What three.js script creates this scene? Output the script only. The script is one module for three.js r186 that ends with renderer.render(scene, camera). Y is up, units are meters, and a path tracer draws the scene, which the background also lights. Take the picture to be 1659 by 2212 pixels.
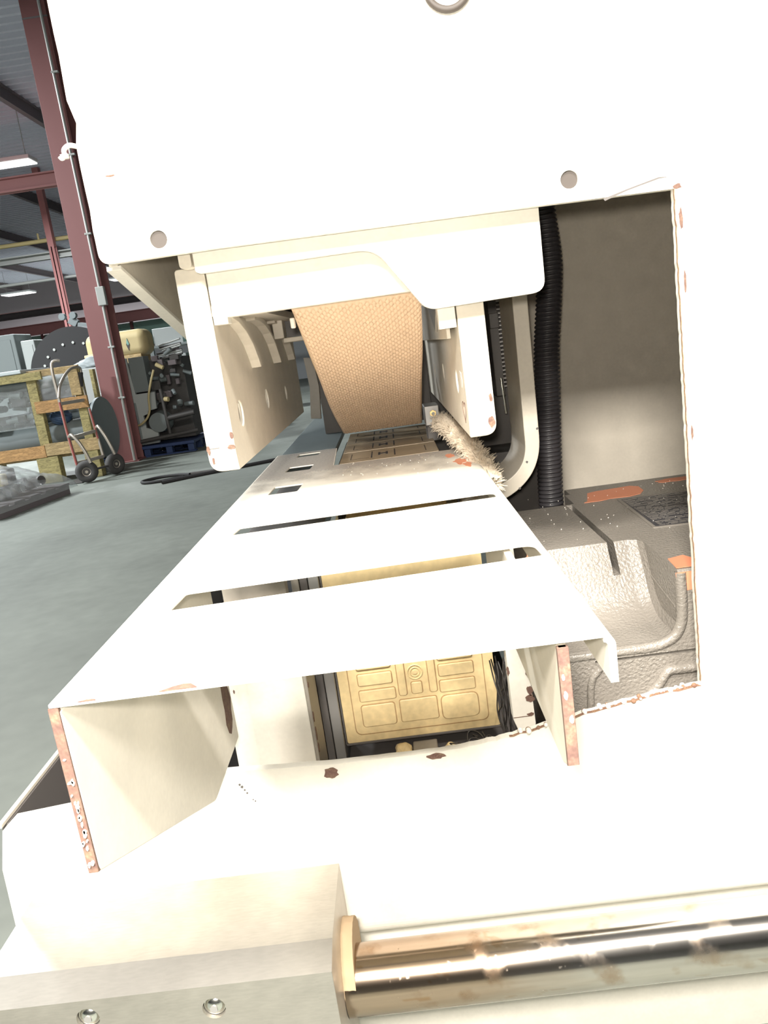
import * as THREE from 'three';
import { RoundedBoxGeometry } from 'three/addons/geometries/RoundedBoxGeometry.js';
import { RectAreaLightUniformsLib } from 'three/addons/lights/RectAreaLightUniformsLib.js';
import { mergeGeometries, mergeVertices } from 'three/addons/utils/BufferGeometryUtils.js';
import { ImprovedNoise } from 'three/addons/math/ImprovedNoise.js';
import { Brush, Evaluator, SUBTRACTION, ADDITION } from 'three-bvh-csg';

// ------------------------------------------------------------------ camera, light, exposure
const scene = new THREE.Scene();
const EYE = 1.2;
const camera = new THREE.PerspectiveCamera(65.49, 1659 / 2212, 0.05, 200);
camera.position.set(0, EYE, 0);
{ // the phone is tipped down about 12 degrees and rolled about 8 degrees
  const x = new THREE.Vector3(0.99067, -0.13628, -0.00142);
  const y = new THREE.Vector3(0.13289, 0.96821, -0.21193);
  const z = new THREE.Vector3(0.03026, 0.20977, 0.97728);
  camera.quaternion.setFromRotationMatrix(new THREE.Matrix4().makeBasis(x, y, z));
}
scene.background = new THREE.Color(0x0b0d0e);
const renderer = new THREE.WebGLRenderer();
renderer.toneMapping = THREE.LinearToneMapping;
renderer.toneMappingExposure = 1.0;
renderer.shadowMap.enabled = true;
RectAreaLightUniformsLib.init();
const LAMP_NITS = 760, WORK_NITS = 560;               // the ceiling strip lamps of the hall

const FLASH = 3.3;                   // the phone's own light, beside the lens
{
  const l = new THREE.PointLight(new THREE.Color(1.0, 0.93, 0.82), FLASH, 0, 2);
  l.position.set(-0.012, EYE + 0.035, 0.01);
  l.castShadow = true; l.shadow.radius = 0.8;
  scene.add(l);
}

// ------------------------------------------------------------------ helpers
const V = (x, y, z) => new THREE.Vector3(x, y, z);
let seed = 7;
const rnd = () => { seed = (seed * 1664525 + 1013904223) >>> 0; return seed / 4294967296; };
const rr = (a, b) => a + (b - a) * rnd();
const used = {};
function numbered(n) { const k = used[n] = (used[n] ?? -1) + 1; return k ? n + '_' + String(k).padStart(3, '0') : n; }
function boxUV(g) { // uv in metres, by the axis each face looks along
  if (g.index) g = g.toNonIndexed();
  const p = g.attributes.position, uv = new Float32Array(p.count * 2);
  const a = V(), b = V(), c = V();
  for (let i = 0; i < p.count; i += 3) {
    a.fromBufferAttribute(p, i); b.fromBufferAttribute(p, i + 1); c.fromBufferAttribute(p, i + 2);
    const n = b.clone().sub(a).cross(c.clone().sub(a));
    const ax = Math.abs(n.x), ay = Math.abs(n.y), az = Math.abs(n.z);
    [a, b, c].forEach((v, k) => {
      const [s, t] = ax >= ay && ax >= az ? [v.z, v.y] : ay >= az ? [v.x, v.z] : [v.x, v.y];
      uv[(i + k) * 2] = s; uv[(i + k) * 2 + 1] = t;
    });
  }
  g.setAttribute('uv', new THREE.BufferAttribute(uv, 2));
  return g;
}
function merge(list) {
  return mergeGeometries(list.map(g => { const n = g.index ? g.toNonIndexed() : g; for (const k of Object.keys(n.attributes)) if (!['position', 'normal', 'uv'].includes(k)) n.deleteAttribute(k); n.clearGroups(); return n; }));
}
// a thing: a Group at its base; geometry is given in world metres and moved to that base
function thing(name, label, category, base, group) {
  const o = new THREE.Group(); o.name = numbered(name); o.position.set(...base);
  o.userData = { label, category }; if (group) o.userData.group = group;
  scene.add(o); return o;
}
function rootOf(o) { let r = o; while (r && r.parent && r.parent !== scene) r = r.parent; return r; }
const pcount = new Map();
function part(name, geo, mat, parent = scene, extra) {
  if (Array.isArray(geo)) geo = merge(geo);
  geo = boxUV(geo);
  if (parent !== scene) { const b = rootOf(parent).position; geo.translate(-b.x, -b.y, -b.z); }
  const m = new THREE.Mesh(geo, mat); m.castShadow = m.receiveShadow = true;
  m.name = numbered(name);
  if (extra) Object.assign(m.userData, extra);
  parent.add(m); return m;
}
function solo(name, geo, mat, label, category, group) { const m = part(name, geo, mat); m.userData = { label, category }; if (group) m.userData.group = group; return m; }
function struct(name, geo, mat) { const m = part(name, geo, mat); m.name = name; m.userData = { kind: 'structure' }; return m; }
// shapes
function bx(x0, x1, y0, y1, z0, z1, r = 0) {
  const w = Math.abs(x1 - x0), h = Math.abs(y1 - y0), d = Math.abs(z1 - z0);
  const g = r > 0 ? new RoundedBoxGeometry(w, h, d, 2, Math.min(r, w / 2.01, h / 2.01, d / 2.01)) : new THREE.BoxGeometry(w, h, d);
  return g.translate((x0 + x1) / 2, (y0 + y1) / 2, (z0 + z1) / 2);
}
function shapeOf(pts, holes = []) {
  const s = new THREE.Shape(pts.map(p => new THREE.Vector2(p[0], p[1])));
  for (const h of holes) s.holes.push(new THREE.Path(h.map(p => new THREE.Vector2(p[0], p[1]))));
  return s;
}
function rounded(pts, radii, n = 6) { // polygon with its corners rounded
  const out = [], N = pts.length;
  for (let i = 0; i < N; i++) {
    const r = Array.isArray(radii) ? radii[i] : radii, P = pts[i];
    if (!r) { out.push(P); continue; }
    const A = pts[(i + N - 1) % N], B = pts[(i + 1) % N];
    const la = Math.hypot(A[0] - P[0], A[1] - P[1]), lb = Math.hypot(B[0] - P[0], B[1] - P[1]);
    const t = Math.min(r, la * 0.49, lb * 0.49);
    const a = [P[0] + (A[0] - P[0]) / la * t, P[1] + (A[1] - P[1]) / la * t], b = [P[0] + (B[0] - P[0]) / lb * t, P[1] + (B[1] - P[1]) / lb * t];
    for (let k = 0; k <= n; k++) { const u = k / n; out.push([(1 - u) ** 2 * a[0] + 2 * u * (1 - u) * P[0] + u * u * b[0], (1 - u) ** 2 * a[1] + 2 * u * (1 - u) * P[1] + u * u * b[1]]); }
  }
  return out;
}
function ext(pts, depth, bevel, holes) {
  const o = bevel ? { depth: depth - 2 * bevel, bevelEnabled: true, bevelSize: bevel, bevelOffset: -bevel, bevelThickness: bevel, bevelSegments: 2 } : { depth, bevelEnabled: false };
  const g = new THREE.ExtrudeGeometry(shapeOf(pts, holes), { ...o, curveSegments: 10 });
  if (bevel) g.translate(0, 0, bevel);
  return g;
}
const plateZ = (pts, z0, z1, bevel = 0, holes = []) => ext(pts, z1 - z0, bevel, holes).translate(0, 0, z0);          // pts (x, y)
const plateX = (pts, x0, x1, bevel = 0, holes = []) => ext(pts.map(p => [-p[0], p[1]]), x1 - x0, bevel, holes.map(h => h.map(p => [-p[0], p[1]]))).rotateY(Math.PI / 2).translate(x0, 0, 0); // pts (z, y)
const plateY = (pts, y0, y1, bevel = 0, holes = []) => ext(pts.map(p => [p[0], -p[1]]), y1 - y0, bevel, holes.map(h => h.map(p => [p[0], -p[1]]))).rotateX(-Math.PI / 2).translate(0, y0, 0); // pts (x, z)
const rect = (x0, x1, y0, y1) => [[x0, y0], [x1, y0], [x1, y1], [x0, y1]];
function rod(a, b, r, r2 = r, seg = 20) {
  const A = V(...a), B = V(...b), L = A.distanceTo(B);
  const g = new THREE.CylinderGeometry(r2, r, L, seg).translate(0, L / 2, 0);
  return g.applyQuaternion(new THREE.Quaternion().setFromUnitVectors(V(0, 1, 0), B.clone().sub(A).normalize())).translate(...a);
}
function tube(pts, r, seg = 60, radial = 10, closed = false) {
  return new THREE.TubeGeometry(new THREE.CatmullRomCurve3(pts.map(p => V(...p)), closed, 'centripetal'), seg, r, radial, closed);
}
function bar(a, b, w, h) { // a squared bar from a to b
  const A = V(...a), B = V(...b), L = A.distanceTo(B);
  const g = new RoundedBoxGeometry(w, h, L, 1, Math.min(w, h) * 0.12).translate(0, 0, L / 2);
  const m = new THREE.Matrix4().lookAt(B, A, V(0, 1, 0.001)); m.setPosition(A);
  return g.applyMatrix4(m);
}
function torusAt(c, R, r, axis = 'x') {
  const g = new THREE.TorusGeometry(R, r, 10, 36);
  if (axis === 'x') g.rotateY(Math.PI / 2); if (axis === 'y') g.rotateX(Math.PI / 2);
  return g.translate(...c);
}
function disc(c, r, t, axis = 'z', seg = 32) { const g = new THREE.CylinderGeometry(r, r, t, seg); if (axis === 'z') g.rotateX(Math.PI / 2); if (axis === 'x') g.rotateZ(Math.PI / 2); return g.translate(...c); }
function jag(a, b, n, amp) { // a torch-cut line from a to b
  const o = [];
  for (let i = 0; i < n; i++) { const t = i / n; o.push([a[0] + (b[0] - a[0]) * t + (i ? rr(-amp, amp) : 0), a[1] + (b[1] - a[1]) * t + (i ? rr(-amp, amp) : 0)]); }
  return o;
}
function blob(cx, cy, rx, ry, n = 14, j = 0.35) { // an irregular flake outline
  const o = []; for (let i = 0; i < n; i++) { const a = i / n * 6.2832, k = 1 - j * rnd(); o.push([cx + Math.cos(a) * rx * k, cy + Math.sin(a) * ry * k]); } return o;
}
const csg = new Evaluator(); csg.attributes = ['position', 'normal'];
function brush(g) { for (const k of Object.keys(g.attributes)) if (!['position', 'normal'].includes(k)) g.deleteAttribute(k); g.clearGroups(); const b = new Brush(g); b.updateMatrixWorld(); return b; }
function cut(g, ...tools) { let a = brush(g); for (const t of tools) { a = csg.evaluate(a, brush(t), SUBTRACTION); a.updateMatrixWorld(); } a.geometry.clearGroups(); return a.geometry; }

// ------------------------------------------------------------------ procedural textures
const noise = new ImprovedNoise();
function fbm(x, y, o = 4, z = 0) { let s = 0, a = 0.5; for (let i = 0; i < o; i++) { s += a * noise.noise(x, y, z + i * 7.3); x *= 2.03; y *= 2.03; a *= 0.5; } return s; }
function tileNoise(u, v, f, o, z) { // tiles over u, v in 0..1
  const a = u * f, b = v * f, w = (t) => t * t * (3 - 2 * t);
  const n00 = fbm(a, b, o, z), n10 = fbm(a - f, b, o, z), n01 = fbm(a, b - f, o, z), n11 = fbm(a - f, b - f, o, z);
  const x = w(u), y = w(v);
  return (n00 * (1 - x) + n10 * x) * (1 - y) + (n01 * (1 - x) + n11 * x) * y;
}
function tex(size, metres, fn, srgb) {
  const d = new Uint8Array(size * size * 4);
  for (let j = 0; j < size; j++) for (let i = 0; i < size; i++) {
    const c = fn(i / size, j / size), k = (j * size + i) * 4;
    for (let q = 0; q < 3; q++) d[k + q] = Math.max(0, Math.min(255, c[q] * 255)); d[k + 3] = 255;
  }
  const t = new THREE.DataTexture(d, size, size); t.wrapS = t.wrapT = THREE.RepeatWrapping; t.magFilter = THREE.LinearFilter; t.minFilter = THREE.LinearMipmapLinearFilter; t.generateMipmaps = true;
  t.repeat.set(1 / metres, 1 / metres); if (srgb) t.colorSpace = THREE.SRGBColorSpace; t.needsUpdate = true; return t;
}
const g3 = v => [v, v, v];
const texCast = tex(512, 0.11, (u, v) => g3(0.5 + 0.7 * tileNoise(u, v, 22, 3, 1)));
const texConcrete = tex(1024, 6, (u, v) => {
  const a = tileNoise(u, v, 5, 6, 3), b = tileNoise(u, v, 60, 3, 9), c = Math.max(0, tileNoise(u, v, 9, 4, 17) - 0.16);
  const k = 0.80 + 0.22 * a + 0.10 * b - 0.45 * c; return [k * 0.99, k, k * 0.97];
}, true);
const texWood = tex(512, 0.6, (u, v) => { const w = tileNoise(u * 0.25 + 0.1, v, 18, 4, 5), k = 0.86 + 0.3 * w + 0.08 * Math.sin((v * 40 + w * 9) * 3); return [k, k * 0.985, k * 0.96]; }, true);
const texBrush = tex(512, 0.2, (u, v) => { const k = 0.93 + 0.06 * tileNoise(u * 0.2, v, 60, 3, 2) + 0.06 * tileNoise(u, v, 7, 4, 8); return [k, k * 0.99, k * 0.98]; }, true);
const texDust = tex(512, 0.35, (u, v) => { const k = 0.96 + 0.06 * tileNoise(u, v, 8, 5, 4) + 0.04 * tileNoise(u, v, 50, 2, 6); return [k, k * 0.995, k * 0.98]; }, true);
const texRust = tex(512, 0.12, (u, v) => { const a = 0.5 + tileNoise(u, v, 10, 5, 11), b = 0.5 + tileNoise(u, v, 40, 3, 12); const k = 0.55 + 0.5 * a * b; return [k, k * (0.85 + 0.15 * a), k * 0.9]; }, true);
const texChrome = tex(512, 0.7, (u, v) => { const c = Math.max(0, tileNoise(u, v, 12, 5, 21) - 0.08) * 2.2; return [1 - c * 0.35, 1 - c * 0.5, 1 - c * 0.65]; }, true);
const texChromeR = tex(512, 0.7, (u, v) => { const c = Math.max(0, tileNoise(u, v, 12, 5, 21) - 0.08) * 2.2, b = Math.max(0, tileNoise(u, v, 90, 2, 31) - 0.22) * 2; return g3(0.16 + c * 0.5 + b); });
const texBrown = tex(512, 0.5, (u, v) => { const k = 0.90 + 0.26 * tileNoise(u, v, 6, 5, 41) + 0.1 * tileNoise(u, v, 40, 3, 42); return [k, k * 0.96, k * 0.9]; }, true);

const texShadeGrime = tex(512, 1, (u, v) => { const n = tileNoise(u, v, 8, 5, 51), q = tileNoise(u, v, 90, 2, 52), f = Math.min(1, Math.max(0, (0.86 + 0.35 * n - v) / 0.42)); return g3(f * f * (3 - 2 * f) * (0.72 + 0.5 * q)); });  // soft fade: shade at the tray's far end painted in, mixed with dirt
texShadeGrime.wrapS = texShadeGrime.wrapT = THREE.ClampToEdgeWrapping; texShadeGrime.repeat.set(1 / 0.43, 1 / 0.60); texShadeGrime.offset.set(0.294 / 0.43, 1.90 / 0.60);   // x -0.294 to 0.136, z -1.90 to -1.30
function mat(c, rough = 0.6, o = {}) { const m = new THREE.MeshPhysicalMaterial({ color: new THREE.Color().setRGB(...c), roughness: rough, ...o }); return m; }
const M = {
  white: mat([0.77, 0.74, 0.685], 0.5, { map: texDust }),
  whiteTray: mat([0.77, 0.745, 0.69], 0.42, { map: texDust }),
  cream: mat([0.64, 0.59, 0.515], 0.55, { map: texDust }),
  grey: mat([0.30, 0.275, 0.245], 0.38, { map: texDust }),
  darkGrey: mat([0.11, 0.10, 0.095], 0.5),
  midSteel: mat([0.36, 0.35, 0.34], 0.38, { metalness: 0.5 }),
  black: mat([0.014, 0.013, 0.014], 0.75),
  blackHose: mat([0.035, 0.033, 0.036], 0.42),
  grime: mat([0.34, 0.31, 0.28], 0.5, { transparent: true, alphaMap: texShadeGrime }),  // dirt plus the painted shade of the tray's far end
  cast: mat([0.195, 0.177, 0.155], 0.36, { bumpMap: texCast, bumpScale: 0.0026 }),
  castTop: mat([0.19, 0.172, 0.15], 0.48),
  orange: mat([0.60, 0.23, 0.13], 0.55),
  worn: mat([0.36, 0.255, 0.205], 0.8, { map: texRust }),
  cutEdge: mat([0.62, 0.47, 0.31], 0.8, { map: texRust }),
  rust: mat([0.50, 0.33, 0.22], 0.85, { map: texRust }),
  chip: mat([0.34, 0.23, 0.18], 0.8, { map: texRust }),
  alu: mat([0.58, 0.56, 0.52], 0.42, { metalness: 0.88, map: texBrush }),
  bolt: mat([0.80, 0.80, 0.74], 0.18, { metalness: 1 }),
  chrome: mat([0.64, 0.60, 0.55], 1, { vertexColors: true, metalness: 1, map: texChrome, roughnessMap: texChromeR }),
  felt: mat([0.44, 0.32, 0.20], 0.98),
  fluff: mat([0.74, 0.64, 0.51], 1),
  belt: mat([0.65, 0.475, 0.335], 0.58, { map: texDust }),
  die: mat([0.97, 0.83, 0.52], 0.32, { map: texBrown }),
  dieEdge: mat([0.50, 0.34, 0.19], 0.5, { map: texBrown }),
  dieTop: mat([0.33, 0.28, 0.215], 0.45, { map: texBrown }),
  brass: mat([0.72, 0.52, 0.24], 0.3, { metalness: 1 }),
  plug: mat([0.055, 0.044, 0.037], 0.6),
  plate: mat([0.035, 0.035, 0.042], 0.35),
  bed: mat([0.17, 0.21, 0.225], 0.42, { map: texDust }),
  // the hall
  concrete: mat([0.25, 0.267, 0.253], 0.72, { map: texConcrete }),
  deck: mat([0.46, 0.46, 0.53], 0.55),
  hallWall: mat([0.40, 0.42, 0.43], 0.9),
  burgundy: mat([0.205, 0.082, 0.080], 0.6),
  redBeam: mat([0.34, 0.14, 0.135], 0.6),
  darkBeam: mat([0.15, 0.125, 0.13], 0.7),
  conduit: mat([0.42, 0.43, 0.41], 0.45, { metalness: 0.4 }),
  yellowPipe: mat([0.42, 0.34, 0.16], 0.5),
  lightWood: mat([0.50, 0.375, 0.195], 0.8, { map: texWood }),
  yellowWood: mat([0.40, 0.35, 0.16], 0.8, { map: texWood }),
  orangeWood: mat([0.52, 0.31, 0.135], 0.8, { map: texWood }),
  tubeGrey: mat([0.17, 0.195, 0.20], 0.6),
  bluePlastic: mat([0.022, 0.045, 0.13], 0.5),
  blueWrap: mat([0.055, 0.10, 0.20], 0.45),
  machineWhite: mat([0.36, 0.38, 0.37], 0.5),
  machineGrey: mat([0.16, 0.18, 0.178], 0.55),
  darkMetal: mat([0.07, 0.065, 0.062], 0.5, { metalness: 0.3 }),
  rubber: mat([0.045, 0.043, 0.042], 0.85),
  truckMetal: mat([0.42, 0.38, 0.33], 0.35, { metalness: 0.6 }),
  truckRed: mat([0.30, 0.075, 0.065], 0.5),
  tan: mat([0.46, 0.37, 0.19], 0.6),
  aqua: mat([0.18, 0.34, 0.29], 0.5),
  paleGlass: mat([0.26, 0.42, 0.35], 0.25),
  wrap: mat([0.85, 0.88, 0.88], 0.16, { transmission: 0.84, thickness: 0, side: THREE.DoubleSide, bumpMap: texCast, bumpScale: 0.01 }),
  paperWhite: mat([0.50, 0.55, 0.56], 0.5),
  lampBody: mat([0.6, 0.6, 0.6], 0.6),
  lampGlow: new THREE.MeshStandardMaterial({ color: 0x111111, emissive: new THREE.Color(1, 1, 1), emissiveIntensity: 2.4 }),
};

// ------------------------------------------------------------------ the hall
const XL = -26, XR = 9, ZB = -49, ZF = 19, HC = 7.3;
struct('floor', bx(XL, XR, -0.2, 0, ZB, ZF), M.concrete);
struct('wall_left', bx(XL - 0.3, XL, -0.2, HC + 0.4, ZB - 0.3, ZF + 0.3), M.hallWall);
struct('wall_right', bx(XR, XR + 0.3, -0.2, HC + 0.4, ZB - 0.3, ZF + 0.3), M.hallWall);
struct('wall_back', bx(XL, XR, -0.2, HC + 0.4, ZB - 0.3, ZB), M.darkBeam);
struct('wall_front', bx(XL, XR, -0.2, HC + 0.4, ZF, ZF + 0.3), M.hallWall);
{ // corrugated roof deck, its ribs running across the hall
  const top = [], pitch = 0.30; let z = ZB;
  const pts = [];
  while (z < ZF - pitch) { pts.push([z, HC], [z + 0.16, HC], [z + 0.19, HC - 0.075], [z + 0.27, HC - 0.075]); z += pitch; }
  pts.push([ZF, HC], [ZF, HC + 0.2], [ZB, HC + 0.2]);
  struct('ceiling', plateX(pts, XL, XR), M.deck);
}
let trimNo = 1;
const trimS = (geo, m) => { const o = struct('trim_' + trimNo++, geo, m); return o; };
for (const x of [-21, -17.5, -14, -10.5, -7.0, -3.5, 0, 3.5]) trimS(merge([bx(x - 0.06, x + 0.06, 7.19, 7.225, ZB, ZF), bx(x - 0.012, x + 0.012, 6.95, 7.19, ZB, ZF), bx(x - 0.06, x + 0.06, 6.92, 6.95, ZB, ZF)]), M.darkBeam);
const iBeamX = (x0, x1, y0, y1, z, w) => merge([bx(x0, x1, y0, y0 + 0.03, z - w, z + w), bx(x0, x1, y1 - 0.03, y1, z - w, z + w), bx(x0, x1, y0, y1, z - 0.02, z + 0.02)]);
trimS(iBeamX(-24, 7, 5.08, 5.36, -17, 0.10), M.redBeam);
trimS(iBeamX(-25, 7, 4.10, 4.36, -34, 0.12), M.darkBeam);
trimS(iBeamX(-25, 7, 3.42, 3.86, -35, 0.14), M.redBeam);
trimS(iBeamX(-25, 7, 4.45, 4.75, -38, 0.14), M.redBeam);
{ // ribbon of greenish windows high on a partition at the far end, each pane its own
  struct('wall_partition', bx(-25, 7, 0, 2.35, -36.3, -36), M.hallWall);
  const w = new THREE.Group(); w.name = 'window_1'; w.userData = { kind: 'structure' }; w.position.set(-15, 2.35, -36.1); scene.add(w);
  for (let k = 0; k < 16; k++) { const x = -25 + k * 2; part('pane', bx(x + 0.06, x + 1.94, 2.40, 3.45, -36.16, -36.12), M.paleGlass, w); part('mullion', bx(x - 0.06, x + 0.06, 2.35, 3.5, -36.2, -36.02), M.burgundy, w); }
  part('sill', bx(-25, 7, 2.33, 2.40, -36.22, -35.96), M.darkBeam, w);
}
// strip lamps: a fitting with a glowing face, and a light of the same size just below
function lamp(x, y, z, label, grp, w = 1.5, d = 0.34, nits = LAMP_NITS, tint = [0.93, 0.98, 1.0]) {
  const t = thing('strip_lamp', label, 'lamp', [x, y, z], grp);
  part('housing', bx(x - w / 2, x + w / 2, y + 0.03, y + 0.12, z - d / 2, z + d / 2, 0.02), M.lampBody, t);
  part('diffuser', bx(x - w / 2 + 0.02, x + w / 2 - 0.02, y, y + 0.03, z - d / 2 + 0.02, z + d / 2 - 0.02, 0.01), M.lampGlow, t);
  for (const s of [-0.4, 0.4]) part('hanger', rod([x + w * s, y + 0.12, z], [x + w * s, HC, z], 0.008), M.conduit, t);
  const l = new THREE.RectAreaLight(new THREE.Color(...tint), nits, w - 0.04, d - 0.04);
  l.position.set(x, y - 0.012, z); l.rotation.x = -Math.PI / 2; l.castShadow = true; scene.add(l);
}
lamp(-7.83, 6.0, -18.6, 'white strip lamp above the red roof beam, largest and nearest of the lit ceiling lamps', undefined, 1.5, 0.5);
lamp(-18.33, 6.0, -42.3, 'lit strip lamp low in the dark roof to the left of the burgundy column', undefined, 1.5, 0.9);
lamp(-12.72, 6.0, -42.3, 'small lit strip lamp to the right of the column, half behind the slanted machine panel', undefined, 1.5, 0.9);
// the brighter bay behind the viewer, which lights the press from the front
const WARM = [1.0, 0.95, 0.87];
lamp(-1.9, 6.0, 2.6, 'strip lamp overhead just behind the viewer, left of two', 'strip lamps behind the viewer', 1.5, 0.5, LAMP_NITS * 0.45, WARM);
lamp(1.4, 6.0, 2.6, 'strip lamp overhead just behind the viewer, right of two', 'strip lamps behind the viewer', 1.5, 0.5, LAMP_NITS * 0.45, WARM);
lamp(-8.0, 6.0, -10.2, 'strip lamp over the aisle beside the machine, farther from the machine', 'strip lamps over the aisle', 1.5, 0.5, LAMP_NITS * 0.7);
lamp(-10.5, 6.0, -5.0, 'strip lamp over the aisle beside the machine, nearer to the machine', 'strip lamps over the aisle', 1.5, 0.5, LAMP_NITS * 1.25);

{ // work lamp on a stand behind the viewer, aimed at the press
  const t = thing('work_lamp', 'work lamp on a black tripod behind the viewer, aimed at the press', 'lamp', [-0.16, 0, 0.75]);
  const P = V(-0.16, 1.98, 0.62), T = V(0.02, 0.90, -1.15), q = new THREE.Quaternion().setFromRotationMatrix(new THREE.Matrix4().lookAt(P, T, V(0, 1, 0)));
  const put = g => g.applyQuaternion(q).translate(P.x, P.y, P.z);   // local -z looks at the press
  part('lamp_head', put(new RoundedBoxGeometry(0.34, 0.24, 0.06, 3, 0.02).translate(0, 0, 0.035)), M.black, t);
  part('diffuser', put(new THREE.BoxGeometry(0.30, 0.20, 0.004).translate(0, 0, 0.003)), M.lampGlow, t);
  part('pole', rod([-0.16, 0.55, 0.75], [-0.16, 1.93, 0.75], 0.014), M.black, t);
  part('tilt_joint', rod([-0.16, 1.93, 0.75], [-0.165, 2.0, 0.68], 0.016), M.black, t);
  for (let k = 0; k < 3; k++) { const a = k * 2.094 + 0.5; part('leg', rod([-0.16, 0.62, 0.75], [-0.16 + Math.cos(a) * 0.42, 0.0, 0.75 + Math.sin(a) * 0.42], 0.010), M.black, t); }
  const l = new THREE.RectAreaLight(new THREE.Color(1.0, 0.95, 0.87), WORK_NITS, 0.30, 0.20);
  l.position.copy(V(0, 0, -0.006).applyQuaternion(q).add(P)); l.quaternion.copy(q); l.castShadow = true; scene.add(l);
}

// ------------------------------------------------------------------ the press: C-shaped front plate and housing
const FP = -1.08;   // front face of the machine
const frame = thing('press_frame', 'large white painted C-shaped press frame with a torch-cut window opening', 'machine', [0.1, 0, -1.2]);
{
  const edgeR = jag([0.391, 1.336], [0.389, 0.650], 90, 0.0007), edgeB = [];
  const low = [[0.389, 0.650], [0.300, 0.640], [0.208, 0.625], [0.110, 0.606], [0.06, 0.600], [0, 0.5955], [-0.154, 0.597], [-0.324, 0.606], [-0.45, 0.592], [-0.566, 0.580]];
  for (let i = 0; i < low.length - 1; i++) edgeB.push(...jag(low[i], low[i + 1], 8, i < 4 ? 0.0014 : 0.0006));
  const left = jag([-0.350, 2.4], [-0.3545, 1.36], 40, 0.0009);
  left[34][0] += 0.005;          // the nick in the left edge
  const pts = [...left, ...rounded([[-0.3545, 1.375], [-0.3545, 1.3435], [-0.32, 1.3435]], [0, 0.024, 0]), [-0.2, 1.3445], [0.15, 1.3405], [0.30, 1.3375], ...edgeR, ...edgeB, [-0.655, 0.573], [-0.676, 0.555], [-0.692, 0.49], [-0.696, 0.352], [-0.696, 0.320], [1.02, 0.320], [1.02, 2.4]];
  const plug = (x, y) => disc([x, y, FP], 0.0112, 0.2).translate(0, 0, 0);
  part('front_plate', cut(plateZ(pts, FP - 0.014, FP), plug(-0.273, 1.365), plug(0.259, 1.365)), M.white, frame);
  // the lower edge is a bend: a quarter round that turns back under, then the recessed sheet
  const bend = [[FP - 0.012, 0.320], [FP, 0.320]]; for (let k = 0; k <= 10; k++) { const a = k / 10 * Math.PI / 2; bend.push([FP - 0.030 + 0.030 * Math.cos(a), 0.320 - 0.032 * Math.sin(a)]); }
  bend.push([FP - 0.044, 0.288], [FP - 0.044, 0.296], [FP - 0.030, 0.297]);
  part('bent_edge', plateX(bend, -0.694, 1.02), M.white, frame);
  part('lower_sheet', bx(-0.69, 1.02, 0, 0.325, FP - 0.06, FP - 0.046), M.white, frame);
  for (const [x, y] of [[-0.273, 1.365], [0.259, 1.365]]) part('hole_plug', disc([x, y, FP - 0.006], 0.0108, 0.006), M.plug, frame);
  part('lifting_ring', torusAt([0.131, 1.604, FP + 0.004], 0.026, 0.0045, 'z').scale(1, 1, 1), M.plug, frame, { label: 'dull brown ring at the top edge' });
  part('side_wall', plateX([[-1.106, 2.4], [-1.106, 1.343], [-1.47, 1.258], [-2.2, 1.075], [-2.2, 2.4]], -0.352, -0.340, 0.001), M.cream, frame, { label: 'slanted lower edge behind the front plate' });
  part('edge_strip', bar([-0.346, 1.341, -1.106], [-0.346, 1.072, -2.2], 0.020, 0.006), M.white, frame);
  part('roof_sheet', bx(-0.352, 1.02, 1.60, 1.62, -2.6, -1.106), M.cream, frame);
  part('right_wall', bx(1.0, 1.02, 0, 2.4, -2.6, -1.106), M.grey, frame);
  part('inner_wall', bx(0.36, 1.0, 0, 1.62, -2.18, -2.16), M.cream, frame, { label: 'smooth grey sheet at the back of the opening' });
  part('rear_wall', bx(0.10, 0.38, 0.5, 1.62, -2.62, -2.60), M.darkGrey, frame);
  part('base_side_plate', bx(-0.692, -0.680, 0, 0.552, -2.9, -1.106, 0.001), M.darkGrey, frame);  // dark grey paints in the shade of the base cavity
  part('base_side_rim', bar([-0.686, 0.556, -1.09], [-0.686, 0.556, -2.9], 0.008, 0.006), M.cream, frame);
  part('base_floor', bx(-0.68, 0.18, 0.38, 0.40, -2.9, -1.13), M.black, frame);  // base interior coloured dark, standing for the cavity's shade
  part('base_divider', bx(-0.47, -0.455, 0.40, 0.60, -2.6, -1.20), M.darkGrey, frame);
  // torch-cut edges where bare rusty metal shows
  const strip = (pts2, w) => { const o = [], back = []; pts2.forEach((p, i) => { const k = w * (0.35 + 0.65 * rnd()); o.push(p); back.unshift([p[0] + k * (pts2.dir[0]), p[1] + k * (pts2.dir[1])]); }); return [...o, ...back]; };
  edgeR.dir = [1, 0.05]; edgeB.dir = [0.02, -1];
  part('cut_edge', plateZ(strip(edgeR.map(p => [p[0] - 0.0016, p[1]]).map(p => p) && Object.assign(edgeR.map(p => [p[0] - 0.0009, p[1]]), { dir: [1, 0] }), 0.0014), FP - 0.003, FP + 0.0008), M.cutEdge, frame, { label: 'rough torch-cut edge at the right of the opening' });
  part('cut_edge', plateZ(strip(Object.assign(edgeB.slice(0, 26).map(p => [p[0], p[1] + 0.0009]), { dir: [0, -1] }), 0.0017), FP - 0.004, FP + 0.0008), M.rust, frame, { label: 'rough rusty torch-cut edge' });
  for (let k = 0; k < 60; k++) { const t = rnd(), p = edgeB[Math.floor(t * 24)], q = new THREE.IcosahedronGeometry(rr(0.002, 0.0042), 1); q.translate(p[0], p[1] + 0.001, FP - rr(0, 0.012)); part('weld_bead', q, k % 3 ? M.white : M.rust, frame); }
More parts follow.
